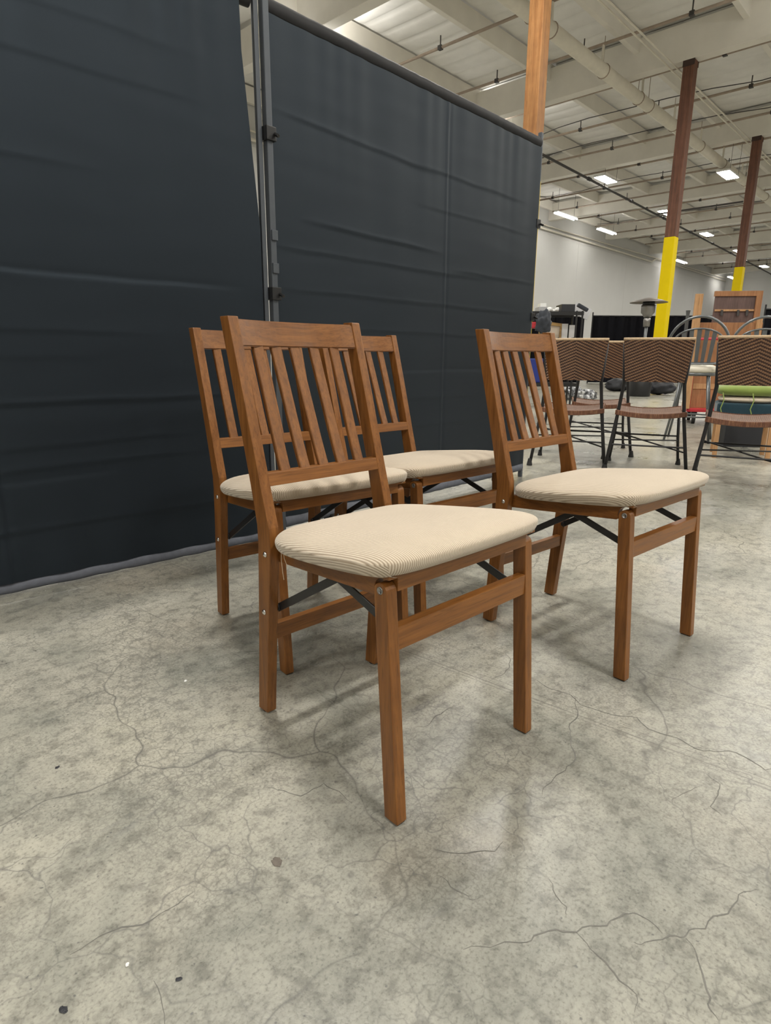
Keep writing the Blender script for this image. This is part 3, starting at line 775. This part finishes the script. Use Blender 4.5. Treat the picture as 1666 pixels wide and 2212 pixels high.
# ================================================================== rattan chairs
def make_rattan():
    t = thing('rattan_chair', '', 'chair', group='woven rattan chairs')
    # local: x right, y forward (seat in front of the back)
    BW, SWr = .245, .20
    LEG = {}
    for s in (1, -1):
        pts = [(s * .285, -.10, .0), (s * .255, -.055, .22), (s * .225, -.03, .44), (s * .203, -.05, .66), (s * .222, -.10, .94)]
        l = MB().tube(pts, .0125, 8).obj('rear_leg', 'iron_black', t, smooth=True)
        MB().lathe([(.022, 0), (.022, .008), (.014, .05), (.013, .055)], 10, (s * .285, -.10, 0)).obj('foot_cap', 'rubber', l)
        pts = [(s * .265, .46, 0), (s * .24, .43, .22), (s * .225, .41, .44)]
        l = MB().tube(pts, .011, 8).obj('front_leg', 'iron_black', t, smooth=True)
        MB().lathe([(.020, 0), (.020, .008), (.013, .045), (.012, .05)], 10, (s * .265, .46, 0)).obj('foot_cap', 'rubber', l)
    # stretchers
    MB().tube([(-.257, -.058, .205), (.257, -.058, .205)], .007, 6).obj('stretcher', 'iron_black', t)
    MB().tube([(-.242, .432, .235), (.242, .432, .235)], .007, 6).obj('stretcher', 'iron_black', t)
    MB().tube([(-.25, -.05, .24), (.24, .43, .20)], .006, 6).obj('stretcher', 'iron_black', t)
    MB().tube([(.25, -.05, .17), (-.24, .43, .25)], .006, 6).obj('stretcher', 'iron_black', t)
    # woven back
    vs = []; uvs = []; fs = []; nx, nz = 25, 11
    for side in (0, 1):
        for j in range(nz):
            z = .672 + (.968 - .672) * j / (nz - 1)
            for i in range(nx):
                a = -1 + 2 * i / (nx - 1); w = .198 + .034 * j / (nz - 1)
                y = -.052 - .05 * ((z - .66) / .28) + (-.018 if side == 0 else .004) - .012 * (1 - a * a)
                vs.append((a * w, y, z)); uvs.append((a * w / .0125, z / .0055))
    K = nx * nz
    for j in range(nz - 1):
        for i in range(nx - 1):
            q = j * nx + i
            fs.append((q, q + 1, q + nx + 1, q + nx)); fs.append((K + q, K + q + nx, K + q + nx + 1, K + q + 1))
    for i in range(nx - 1):
        fs.append((i, K + i, K + i + 1, i + 1)); q = (nz - 1) * nx + i; fs.append((q, q + 1, K + q + 1, K + q))
    for j in range(nz - 1):
        q = j * nx; fs.append((q, q + nx, K + q + nx, K + q)); q = j * nx + nx - 1; fs.append((q, K + q, K + q + nx, q + nx))
    me = bpy.data.meshes.new('backrest'); me.from_pydata(vs, [], fs); ul = me.uv_layers.new(name='weave')
    for l in me.loops: ul.data[l.index].uv = uvs[l.vertex_index]
    me.materials.append(MATS['rattan_weave'])
    bk = bpy.data.objects.new('woven_backrest', me); C.objects.link(bk); bk.parent = t
    MB().tube([(a * .233, -.052 - .05 * 1.1 - .007 - .012 * (1 - a * a), .969) for a in [-1 + q / 6 for q in range(13)]], .0125, 8).obj('top_binding', 'rattan_edge', bk, smooth=True)
    # woven seat: saddle surface
    vs = []; uvs = []; fs = []; nx, ny = 17, 17
    for j in range(ny):
        q = j / (ny - 1); y = -.045 + .475 * q
        for i in range(nx):
            a = -1 + 2 * i / (nx - 1); w = .235 - .01 * math.sin(math.pi * q)
            z = .452 + .012 * q - .022 * (1 - a * a) + .006 * math.cos(q * math.pi * 2)
            vs.append((a * w, y, z)); uvs.append((a * w / .012, y / .009))
    for j in range(ny - 1):
        for i in range(nx - 1):
            q = j * nx + i; fs.append((q, q + 1, q + nx + 1, q + nx))
    me = bpy.data.meshes.new('woven_seat'); me.from_pydata(vs, [], fs); ul = me.uv_layers.new(name='weave')
    for l in me.loops: ul.data[l.index].uv = uvs[l.vertex_index]
    for p in me.polygons: p.use_smooth = True
    me.materials.append(MATS['rattan_seat'])
    st_ = bpy.data.objects.new('woven_seat', me); C.objects.link(st_); st_.parent = t
    def edge(fn, n, horizontal_out):
        vs = []; fs = []
        for i in range(n):
            p = Vector(fn(i / (n - 1)))
            for (dz, o_) in ((.006, .0), (.003, .009), (-.028, .011), (-.032, .0), (-.02, -.006)):
                vs.append(p + Vector(horizontal_out) * o_ + Vector((0, 0, dz)))
        for i in range(n - 1):
            for k in range(5): fs.append((i * 5 + k, i * 5 + (k + 1) % 5, i * 5 + 5 + (k + 1) % 5, i * 5 + 5 + k))
        fs += [(4, 3, 2, 1, 0), tuple(range((n - 1) * 5, n * 5))]
        return MB().add(vs, fs)
    def sz(a, q): return .452 + .012 * q - .022 * (1 - a * a) + .006 * math.cos(q * math.pi * 2)
    edge(lambda r_: (-.235 + .47 * r_, -.045, sz(-1 + 2 * r_, 0)), 15, (0, -1, 0)).obj('wrapped_edge', 'rattan_wrap', st_)
    edge(lambda r_: (-.235 + .47 * r_, .43, sz(-1 + 2 * r_, 1)), 15, (0, 1, 0)).obj('wrapped_edge', 'rattan_wrap', st_)
    for s in (1, -1):
        edge(lambda r_: (s * (.235 - .01 * math.sin(math.pi * r_)), -.045 + .475 * r_, sz(1, r_)), 15, (s, 0, 0)).obj('wrapped_edge', 'rattan_wrap', st_)
    return t
rt = make_rattan()
rats = [rt] + [copy_tree(rt) for _ in range(3)]
for o, (x, y, d, lb) in zip(rats, [
        (1.965, 4.60, -21, 'woven rattan chair in the middle of the row, in front of an ivory-seated bar stool'),
        (2.375, 4.06, -27, 'woven rattan chair at the right edge of the photo, lime cushion showing beyond it'),
        (1.455, 4.86, -20, 'woven rattan chair half hidden behind the rightmost folding chair'),
        (1.90, 5.50, -16, 'woven rattan chair behind the row, showing between the left and middle rattan chairs')]):
    o.location = (x, y, 0); o.rotation_euler = (0, 0, R(d)); o['label'] = lb

# ================================================================== grey arch-back bar stools
def make_stool():
    t = thing('bar_stool', '', 'stool', group='grey metal bar stools')
    sz = .70
    def arch(w, h0, h1, r_):
        pts = [(-w, .0, h0)] + [(-w * math.cos(a), -.045 - .03 * math.sin(a), h0 + .14 + (h1 - h0 - .14) * math.sin(a)) for a in [math.pi * q / 18 for q in range(19)]] + [(w, 0, h0)]
        return MB().tube(pts, r_, 8)
    arch(.285, sz + .09, 1.245, .0135).obj('outer_arch', 'iron_grey', t, smooth=True)
    ia = MB(); pts = [(-.225 * math.cos(a), -.05 - .02 * math.sin(a), 1.00 + .13 * math.sin(a)) for a in [math.pi * q / 14 for q in range(15)]]
    ia.tube(pts, .009, 8).obj('inner_arch', 'iron_grey', t, smooth=True)
    for k in range(5):
        x = -.14 + .07 * k; top = 1.0 + .13 * math.sqrt(max(0, 1 - (x / .225) ** 2))
        MB().prism([(x * .8 - .016, sz + .085), (x * .8 + .016, sz + .085), (x + .021, top), (x - .021, top)], 'y', -.066, -.060).obj('slat', 'iron_grey', t)
    MB().tube([(-.20, -.06, sz + .09), (.20, -.06, sz + .09)], .009, 8).obj('back_rail', 'iron_grey', t)
    MB().lathe([(.02, .0), (.185, .0), (.205, .02), (.20, .055), (.15, .078), (.02, .085)], 24, (0, .13, sz)).obj('seat_cushion', 'ivory_vinyl', t, smooth=True)
    MB().lathe([(.16, -.03), (.185, -.03), (.19, 0), (.16, 0)], 24, (0, .13, sz)).obj('seat_ring', 'iron_grey', t, smooth=True)
    for sx_ in (1, -1):
        for sy in (1, -1):
            l = MB().tube([(sx_ * .12, .13 + sy * .12, sz - .02), (sx_ * .15, .13 + sy * .15, .40), (sx_ * .21, .13 + sy * .21, .0)], .012, 8).obj('leg', 'iron_grey', t, smooth=True)
    MB().tube([(.175 * math.cos(a) * 1.2, .13 + .21 * math.sin(a), .26) for a in [2 * math.pi * q / 20 for q in range(20)]], .009, 8, closed=True).obj('foot_ring', 'iron_grey', t, smooth=True)
    MB().tube([(s_ * .262, .0 + .0, sz + .10) for s_ in (-1, 1)], .008, 6).obj('cross_bar', 'iron_grey', t)
    return t
s1 = make_stool(); s2 = copy_tree(s1)
p1, p2 = at_d(1497, 840, 6.4), at_d(1632, 840, 6.4)
s1.location = (p1.x, p1.y, 0); s1.rotation_euler = (0, 0, R(-30)); s1['label'] = 'grey metal arch-back bar stool with ivory seat behind the middle rattan chair'
s2.location = (p2.x, p2.y, 0); s2.rotation_euler = (0, 0, R(-24)); s2['label'] = 'grey metal arch-back bar stool behind the rattan chair at the right edge'

# ================================================================== teal chair with cushions, black box
def cushion(w, d, h, n=18, sq=.5):
    def fn(a, c_):
        th = 2 * math.pi * a; ph = -math.pi / 2 + math.pi * c_
        ca, sa = math.cos(th), math.sin(th); e = lambda q, p_: math.copysign(abs(q) ** p_, q)
        return (w / 2 * e(ca, sq) * math.cos(ph) ** .35 if abs(c_ - .5) < .4999 else 0,
                d / 2 * e(sa, sq) * math.cos(ph) ** .35 if abs(c_ - .5) < .4999 else 0, h / 2 * math.sin(ph) + h / 2)
    return MB().grid(fn, 32, n, close_u=True)
tc_ = at_z(1600, 988); tpos = Vector((3.14, 5.42, 0))
tr = R(-25)
tch = thing('upholstered_stool', 'teal upholstered stool on straight wooden legs, stacked with cushions', 'stool', tpos, tr)
MB().box(-.23, .23, -.22, .22, .33, .475).obj('seat_pad', 'teal_fabric', tch, bevel=.03, bseg=3)
MB().box(-.22, .22, -.21, .21, .29, .335).obj('apron', 'stick_wood', tch, bevel=.004)
for sx_ in (1, -1):
    for sy in (1, -1):
        MB().prism([(-.018, -.018), (.018, -.018), (.018, .018), (-.018, .018)], 'z', 0, .33).obj('leg', 'stick_wood', tch, bevel=.003).location = (sx_ * .2, sy * .19, 0)
cu1 = cushion(.44, .42, .055).obj('seat_pad', 'cream_fabric', smooth=True, loc=tpos + Vector((0, 0, .475)), rotz=tr)
tag(cu1, 'thin cream seat pad lying on the teal stool under the lime cushion', 'cushion')
cu2 = thing('chair_cushion', 'lime green cushion with tie strings on top of the cream pad', 'cushion', tpos + Vector((0, 0, .53)), tr)
cushion(.50, .46, .10).obj('pad', 'lime_fabric', cu2, smooth=True)
for x in (-.20, .02):
    MB().tube([(x, -.235, .03), (x + .012, -.262, -.03), (x - .006, -.268, -.10), (x + .018, -.27, -.17), (x, -.275, -.235)], .0045, 6).obj('tie_string', 'lime_fabric', cu2)
bx = at_z(1588, 962)
o = MB().box(-.17, .17, 0, .22, 0, .30).obj('storage_box', 'dark_box', loc=(bx.x, bx.y - .12, 0), rotz=R(-8), bevel=.006)
tag(o, 'black box on the floor behind the teal stool legs', 'box')
o = MB().box(-.10, .10, 0, .2, 0, .26).obj('cardboard_box', 'cardboard', loc=(bx.x + .30, bx.y - .16, 0), rotz=R(-8), bevel=.004)
tag(o, 'tan cardboard box beside the black box under the stool', 'box')

# ================================================================== red cart with wooden furniture panels
ctp = at_z(1560, 888); cx, cy = 4.62, 8.35
cart = thing('platform_cart', 'red platform cart carrying the brown wooden furniture panels', 'cart', (cx, cy, 0), R(-20))
MB().box(-.55, .55, -.35, .35, .16, .20).obj('deck', 'red_paint', cart, bevel=.008)
for sx_ in (-.45, .45):
    for sy in (-.27, .27):
        w_ = MB().tube([(sx_ - .02, sy, .075), (sx_ + .02, sy, .075)], .075, 16).obj('wheel', 'rubber', cart)
        MB().tube([(sx_ - .024, sy, .075), (sx_ + .024, sy, .075)], .035, 12).obj('hub', 'grey_box', w_)
        MB().box(sx_ - .035, sx_ + .035, sy - .03, sy + .03, .12, .16).obj('caster_plate', 'black_metal', cart)
MB().tube([(-.53, -.33, .2), (-.53, -.33, 1.05), (-.53, -.30, 1.09), (-.1, -.36, 1.09), (.3, -.36, 1.09), (.3, -.36, .2)], .017, 8).obj('handle', 'red_paint', cart, smooth=True)
def world_panel(name, x0, x1, ytop, ybot, d, th, mat, label, cat, rot=0):
    a, b_ = at_d(x0, ytop, d), at_d(x1, ytop, d); zt = a.z; zb = at_d(x0, ybot, d).z
    w_ = (b_ - a).x
    t_ = thing(name, label, cat, (a.x + w_ / 2, d, zb), R(rot))
    return t_, w_, zt - zb
t_, w_, h_ = world_panel('cabinet_door_panel', 1550, 1640, 630, 700, 8.45, .04, '', 'dark brown framed furniture panel standing on top of the orange board', 'panel', -8)
MB().box(-w_ / 2, w_ / 2, 0, .02, 0, h_).obj('panel_board', 'panel_dark', t_, bevel=.003)
MB().box(-w_ / 2 - .01, w_ / 2 + .03, -.018, .03, h_ - .055, h_ + .01).obj('top_strip', 'panel_orange', t_, bevel=.003)
MB().box(w_ / 2 - .045, w_ / 2 + .03, -.018, .03, 0, h_ - .055).obj('side_strip', 'panel_orange', t_, bevel=.003)
MB().box(-w_ / 2 + .01, w_ / 2 - .05, -.02, .0, h_ * .40, h_ * .46).obj('middle_strip', 'stick_wood', t_, bevel=.002)
for fx in (.15, .52, .72): MB().box(-w_ / 2 + w_ * fx, -w_ / 2 + w_ * fx + .03, -.03, -.018, h_ * .26, h_ * .44).obj('hardware', 'pipe_dark', t_, bevel=.002)
top2 = at_d(1520, 696, 8.3); zt2 = top2.z
x0, x1 = at_d(1520, 696, 8.3).x, at_d(1648, 696, 8.3).x
t_ = thing('wood_board', 'orange brown wooden board standing upright on the red cart', 'board', ((x0 + x1) / 2, 8.34, .2), R(-6))
MB().box(-(x1 - x0) / 2, (x1 - x0) / 2, -.02, .02, 0, zt2 - .2).obj('board', 'panel_orange', t_, bevel=.004)
MB().box((x1 - x0) / 2 - .09, (x1 - x0) / 2 - .02, -.045, -.021, 0, zt2 - .2 + .06).obj('edge_strip', 'stick_wood', t_, bevel=.003)
MB().box(-(x1 - x0) / 2, (x1 - x0) / 2, -.03, -.021, .25, .32).obj('cross_strip', 'stick_wood', t_, bevel=.003)
ps = at_d(1521, 634, 8.15)
o = MB().box(-.045, .045, -.02, .02, 0, ps.z - .2).obj('wood_plank', 'stick_wood', loc=(ps.x - .03, 8.2, .2), rotz=R(-10), bevel=.004)
tag(o, 'tall narrow wooden plank standing at the left of the orange board', 'plank')
ps = at_d(1530, 664, 8.1)
o = MB().tube([(0, 0, .0), (0, 0, ps.z - .2 - .05), (0, 0, ps.z - .2)], [.022, .022, .03], 10).obj('metal_post', 'iron_grey', loc=(ps.x, 8.62, .2))
tag(o, 'short grey metal post beside the tall narrow plank', 'post')

# ================================================================== patio heater
hp = at_d(1397, 700, 14.4)
ht = thing('patio_heater', 'mushroom-shaped patio heater in front of the yellow column', 'patio heater', (hp.x, 14.4, 0), 0)
zt = at_d(1397, 643, 14.4).z
MB().lathe([(.23, 0), (.24, .03), (.24, .55), (.20, .58), (.20, .62)], 24).obj('base', 'black_metal', ht, smooth=True)
MB().lathe([(.035, .6), (.035, zt - .42)], 14).obj('pole', 'iron_grey', ht, smooth=True)
MB().lathe([(.07, zt - .62), (.075, zt - .45), (.05, zt - .42)], 16).obj('gas_valve', 'steel_grey', ht, smooth=True)
MB().lathe([(.075, zt - .42), (.10, zt - .37), (.145, zt - .32), (.15, zt - .20), (.15, zt - .16)], 20).obj('burner', 'steel_grey', ht, smooth=True)
MB().lathe([(.13, zt - .17), (.13, zt - .07)], 20).obj('burner_screen', 'black_metal', ht, smooth=True)
MB().lathe([(.02, zt), (.12, zt - .015), (.28, zt - .055), (.40, zt - .10), (.40, zt - .108), (.28, zt - .068), (.02, zt - .02)], 32).obj('hood', 'heater_hood', ht, smooth=True)

# ================================================================== far black curtains
def far_curtain(xa, xb, ytop, d, label, poles=True):
    a, b_ = at_d(xa, ytop, d), at_d(xb, ytop, d)
    w_ = b_.x - a.x; zt = (a.z + b_.z) / 2
    t_ = thing('pipe_curtain', label, 'curtain', (a.x, d, 0), 0, 'far black curtains')
    def fn(q, c_): return (w_ * q, .05 * math.sin(q * w_ * 17) + .02 * math.sin(q * w_ * 41), .03 + (zt - .03) * c_)
    MB().grid(fn, int(w_ * 26), 4).obj('curtain', 'far_curtain', t_, smooth=True)
    for x in (0, w_):
        MB().tube([(x, 0, 0), (x, 0, zt + .12)], .022, 8).obj('pole', 'black_metal', t_)
    MB().tube([(0, 0, zt), (w_, 0, zt)], .022, 8).obj('cross_rail', 'black_metal', t_)
far_curtain(1150, 1262, 684, 21.5, 'far black curtain behind the wire shelf at the left')
far_curtain(1281, 1437, 683, 22.0, 'far black curtain behind the patio heater, between two pale gaps')
far_curtain(1442, 1562, 683, 21.8, 'far black curtain right of the yellow column, behind the arch-back stools')
far_curtain(1654, 1760, 668, 18.0, 'far black curtain at the right edge of the photo')

# ================================================================== wire shelf with clutter
SD = 10.6
sa, sb = at_d(1146, 672, SD), at_d(1262, 672, SD); szt = at_d(1220, 674, SD).z
sw = sb.x - sa.x
sh = thing('wire_shelf', 'black wire shelving unit crowded with clutter behind the rattan chairs', 'shelf', (sa.x, SD, 0), 0)
SDp = .55
for x in (.02, sw * .87, sw - .02):
    for y in (0, SDp):
        if abs(x - sw * .87) < .01 and y > 0: continue
        MB().tube([(x, y, 0), (x, y, szt + .02)], .016, 8).obj('post', 'black_metal', sh)
LV = [.42, 1.02, szt]
for z in LV:
    g = MB()
    for q in range(14): g.tube([(0, SDp * q / 13, z), (sw, SDp * q / 13, z)], .005, 4)
    for q in range(4): g.tube([(sw * q / 3, 0, z - .008), (sw * q / 3, SDp, z - .008)], .006, 4)
    g.box(0, sw, -.008, .008, z - .05, z + .01); g.box(0, sw, SDp - .008, SDp + .008, z - .05, z + .01)
    g.obj('wire_level', 'black_metal', sh)
def on_shelf(px, z, dy=.2):
    p = at_d(px, 700, SD + dy); return Vector((p.x, SD + dy, z + .012))
def sbox(px0, px1, h, dep, z, mat, name, label, cat, dy=.08, rot=0, bev=.004):
    a, b_ = at_d(px0, 700, SD + dy).x, at_d(px1, 700, SD + dy).x
    o = MB().box(-(b_ - a) / 2, (b_ - a) / 2, 0, dep, 0, h).obj(name, mat, loc=((a + b_) / 2, SD + dy, z + .012), rotz=R(rot), bevel=bev)
    return tag(o, label, cat)
sbox(1163, 1180, .075, .3, szt, 'grey_box', 'storage_tray', 'grey plastic tray at the left end of the shelf top', 'tray')
sbox(1165, 1178, .055, .2, szt + .078, 'white_plastic', 'white_carton', 'white carton on top of the grey tray', 'box', .12)
def lump(px, z, r, mat, name, label, cat, dy=.25, sq=(1, 1, .8), seed=0, n=16):
    p = at_d(px, 700, SD + dy)
    def fn(a, c_):
        th, ph = 2 * math.pi * a, -math.pi / 2 + math.pi * c_
        d_ = Vector((math.cos(th) * math.cos(ph), math.sin(th) * math.cos(ph), math.sin(ph)))
        k_ = 1 + .35 * noise.noise(d_ * 2.2 + Vector((seed, 0, 0))) + .12 * noise.noise(d_ * 6 + Vector((0, seed, 0)))
        return (d_.x * r * sq[0] * k_, d_.y * r * sq[1] * k_, max(0, r * sq[2] + d_.z * r * sq[2] * k_))
    o = MB().grid(fn, n * 2, n, close_u=True).obj(name, mat, smooth=True, loc=(p.x, p.y, z + .012))
    return tag(o, label, cat)
lump(1185, szt, .05, 'white_plastic', 'crumpled_paper', 'crumpled white paper beside the grey tray on the shelf top', 'paper', seed=1)
lump(1195, szt, .028, 'white_plastic', 'crumpled_paper', 'small crumpled white paper in the middle of the shelf top', 'paper', seed=2)
lump(1203, szt, .05, 'white_plastic', 'plastic_bag', 'white plastic bag next to the black case on the shelf top', 'bag', seed=3)
sbox(1211, 1240, .115, .35, szt, 'dark_box', 'equipment_case', 'open black case on the shelf top', 'case', .05)
o = MB().box(0, .30, -.006, .006, 0, .20).obj('case_lid', 'grey_box', loc=on_shelf(1232, szt + .01, .36), rotz=R(-10), bevel=.002); o.rotation_euler = (R(-18), R(25), R(-8))
tag(o, 'grey tilted lid leaning behind the open black case', 'lid')
o = MB().box(-.10, .10, -.04, .04, -.03, .03).obj('rolled_mat', 'navy_cloth', loc=on_shelf(1256, szt + .075, .2), bevel=.02); o.rotation_euler = (0, R(28), 0)
tag(o, 'dark rolled mat hanging off the right end of the shelf top', 'mat')
# gold frame, papers, tray on the middle level
fr = thing('picture_frame', 'gold picture frame standing tilted on the middle shelf', 'picture frame', on_shelf(1190, LV[1] + .01, .36), R(8))
fw, fh = .42, .40
fm = MB().box(-fw / 2, fw / 2, -.015, .015, fh - .05, fh).box(-fw / 2, fw / 2, -.015, .015, 0, .05).box(-fw / 2, -fw / 2 + .05, -.015, .015, .05, fh - .05).box(fw / 2 - .05, fw / 2, -.015, .015, .05, fh - .05)
fm.obj('frame', 'frame_gold', fr)
MB().box(-fw / 2 + .05, fw / 2 - .05, .0, .012, .05, fh - .05).obj('picture', 'cream_fabric', fr)
fr.rotation_euler = (R(-10), R(6), R(8))
sbox(1215, 1228, .38, .02, LV[1], 'paper', 'paper_sheet', 'grey paper sheet standing behind the jumble on the middle shelf', 'paper', .40, 3, .001)
sbox(1231, 1244, .36, .02, LV[1], 'paper', 'paper_sheet', 'white framed sheet standing at the right of the middle shelf', 'paper', .42, -3, .001)
wt = thing('wooden_tray', 'shallow wooden tray holding a jumble of small things', 'tray', on_shelf(1224, LV[1] + .0, .01), 0)
MB().box(-.22, .22, 0, .28, 0, .015).obj('base', 'frame_gold', wt)
for (a, b2, c_, d_) in ((-.22, .22, 0, .015), (-.22, .22, .265, .28), (-.22, -.205, 0, .28), (.205, .22, 0, .28)): MB().box(a, b2, c_, d_, 0, .09).obj('side', 'frame_gold', wt, bevel=.003)
jl = ['black cable bundle in the left of the wooden tray', 'clear plastic wrapper in the right of the wooden tray', 'small black device in the middle of the wooden tray', 'white crumpled wrapper at the back of the wooden tray']
for k_, (px, r_, mt) in enumerate(((1209, .06, 'dark_box'), (1240, .06, 'clear_wrap'), (1222, .045, 'dark_box'), (1230, .055, 'white_plastic'))):
    o = lump(px, LV[1] + .045, r_, mt, ['cable_bundle', 'plastic_wrapper', 'small_device', 'plastic_wrapper'][k_], jl[k_], 'clutter', .08 if k_ != 3 else .15, seed=10 + k_)
lump(1174, szt - .36, .14, 'navy_cloth', 'jacket', 'dark grey jacket bundled at the left under the shelf top', 'jacket', -.12, (.95, .5, 1.25), 33, 22)
o = sbox(1150, 1164, .10, .2, LV[1] + .28, 'red_paint', 'red_bag', 'red bag hanging at the left of the shelf behind the drape pole', 'bag', -.12, 0, .02)
sbox(1146, 1180, .40, .4, LV[0], 'blue_plastic', 'blue_tub', 'blue plastic tub on the lower shelf, seen through the chair slats', 'tub', .05, 0, .02)
# bags on the floor by the shelf
for k_, (px, py, r_, mt, lb) in enumerate(((1238, 858, .22, 'clear_wrap', 'shiny plastic wrapped bundle on the floor below the shelf'), (1268, 862, .19, 'clear_wrap', 'dark plastic bag on the floor right of the shiny bundle'),
                                        (1340, 840, .27, 'dark_box', 'black bag lying on the floor left of the patio heater base'), (1436, 848, .27, 'dark_box', 'black bag lying on the floor right of the patio heater base'), (1392, 848, .14, 'dark_box', 'black bag lying on the floor in front of the patio heater base'))):
    p = at_z(px, py + 6); 
    def fn(a, c_, r_=r_, k_=k_):
        th, ph = 2 * math.pi * a, -math.pi / 2 + math.pi * c_
        d_ = Vector((math.cos(th) * math.cos(ph), math.sin(th) * math.cos(ph), math.sin(ph)))
        q = 1 + .3 * noise.noise(d_ * 1.8 + Vector((k_ * 3.1, 0, 0))) + .12 * noise.noise(d_ * 5 + Vector((0, k_, 0)))
        return (d_.x * r_ * q * 1.25, d_.y * r_ * q * .8, max(0, r_ * .62 * (1 + d_.z * q)))
    o = MB().grid(fn, 36, 18, close_u=True).obj('plastic_bag' if k_ < 2 else 'duffel_bag', mt, smooth=True, loc=(p.x, p.y + r_ * .7, 0)); tag(o, lb, 'bag')
p = at_z(1395, 849)
o = MB().box(-.42, .42, -.08, .08, 0, .07).obj('timber_block', 'stick_wood', loc=(p.x, p.y, 0), rotz=R(3), bevel=.006); tag(o, 'timber block on the floor in front of the black bags', 'block')

# ================================================================== bits on the floor
def chip(px, py, r_, mat, label, flat=.35, seed=0):
    p = at_z(px, py)
    def fn(a, c_):
        th, ph = 2 * math.pi * a, -math.pi / 2 + math.pi * c_
        d_ = Vector((math.cos(th) * math.cos(ph), math.sin(th) * math.cos(ph), math.sin(ph)))
        q = 1 + .5 * noise.noise(d_ * 2 + Vector((seed, 1, 2)))
        return (d_.x * r_ * q, d_.y * r_ * q * .7, max(0, r_ * flat * (.6 + d_.z * q)))
    o = MB().grid(fn, 12, 8, close_u=True).obj('floor_debris', mat, loc=(p.x, p.y, 0), rotz=R(seed * 50)); tag(o, label, 'debris')
chip(401, 1472, .0045, 'white_plastic', 'tiny white speck on the floor left of the nearest chair', .6, 1)
chip(275, 2085, .0035, 'white_plastic', 'tiny white speck on the floor at the lower left', .6, 2)
chip(137, 2182, .0065, 'dark_box', 'dark chip on the floor near the bottom left corner', .2, 3)
chip(386, 2116, .0042, 'dark_box', 'small dark sliver on the floor in the lower left', .2, 4)
chip(124, 1658, .005, 'dark_box', 'small dark chip on the floor at the far left', .2, 5)
chip(599, 1862, .011, 'stone_chip', 'flat grey stone flake on the floor below the nearest chair', .12, 6)

# main cracks of the slab, traced where they run
plain('crack_fill', (0.15, 0.145, 0.13), 0.9, var=0.35, scale=60)
def zc(pts, ox=850, oy=1400, k=2.0417): return [(ox + x / k, oy + y / k) for x, y in pts]
CRACKS = [zc([(310, 1335), (460, 1300), (560, 1300), (620, 1270), (715, 1235), (810, 1255), (940, 1222), (945, 1190), (1010, 1155), (1090, 1180), (1190, 1255)]),
          zc([(1060, 1290), (1110, 1300), (1220, 1270), (1290, 1280), (1330, 1240), (1420, 1190), (1500, 1130), (1600, 1060)]),
          zc([(1290, 1280), (1350, 1350), (1360, 1440), (1390, 1540), (1400, 1590), (1440, 1640)]),
          zc([(810, 1255), (870, 1330), (910, 1375), (980, 1430), (1060, 1530), (1070, 1610)]),
          zc([(610, 130), (690, 180), (790, 205), (830, 250), (950, 290), (1070, 310), (1130, 355), (1250, 400), (1370, 455), (1480, 455), (1570, 490), (1640, 540), (1680, 530)]),
          zc([(795, 207), (820, 280), (780, 350), (780, 430), (810, 490), (760, 540), (690, 590), (650, 650)]),
          zc([(1385, 550), (1440, 600), (1435, 650), (1400, 700), (1445, 740)]), zc([(1355, 610), (1270, 640), (1230, 690)]),
          zc([(500, 20), (515, 90), (480, 120), (420, 150)]), zc([(265, 250), (210, 290), (150, 345), (100, 350)]),
          zc([(180, 895), (250, 900), (350, 910), (440, 890), (480, 850)]), zc([(690, 1020), (720, 1090), (760, 1140), (765, 1175)]),
          zc([(190, 1010), (240, 1030), (300, 1080), (335, 1115), (380, 1090)]),
          [(575, 1700), (650, 1720), (700, 1690), (760, 1735)], [(150, 2060), (240, 2010), (330, 1990), (420, 1930)], [(330, 2120), (355, 2170), (362, 2230)]]
for ci, cr_ in enumerate(CRACKS):
    pts = [at_z(x, y) for x, y in cr_]
    fine_ = []
    for a, b_ in zip(pts[:-1], pts[1:]):
        m_ = max(3, int((b_ - a).length / .012))
        for q in range(m_): fine_.append(a.lerp(b_, q / m_))
    fine_.append(pts[-1])
    L_, R_ = [], []
    n_ = len(fine_)
    for i_, p in enumerate(fine_):
        d_ = (fine_[min(i_ + 1, n_ - 1)] - fine_[max(i_ - 1, 0)]).normalized(); sd = Vector((-d_.y, d_.x, 0))
        p = p + sd * (.010 * noise.noise(Vector((p.x * 28, p.y * 28, ci))) + .004 * noise.noise(Vector((p.x * 110, p.y * 110, ci))))
        w_ = .0011 * (1 + .8 * noise.noise(Vector((p.x * 40, p.y * 40, ci + 9)))) * min(1, .25 + min(i_, n_ - 1 - i_) / 8)
        L_.append(p + sd * w_); R_.append(p - sd * w_)
    vv = [(q.dot(UX), -q.dot(VX), .0004) for q in L_] + [(q.dot(UX), -q.dot(VX), .0004) for q in R_]
    MB().add(vv, [(i_, i_ + 1, n_ + i_ + 1, n_ + i_) for i_ in range(n_ - 1)]).obj('crack', 'crack_fill', floor)
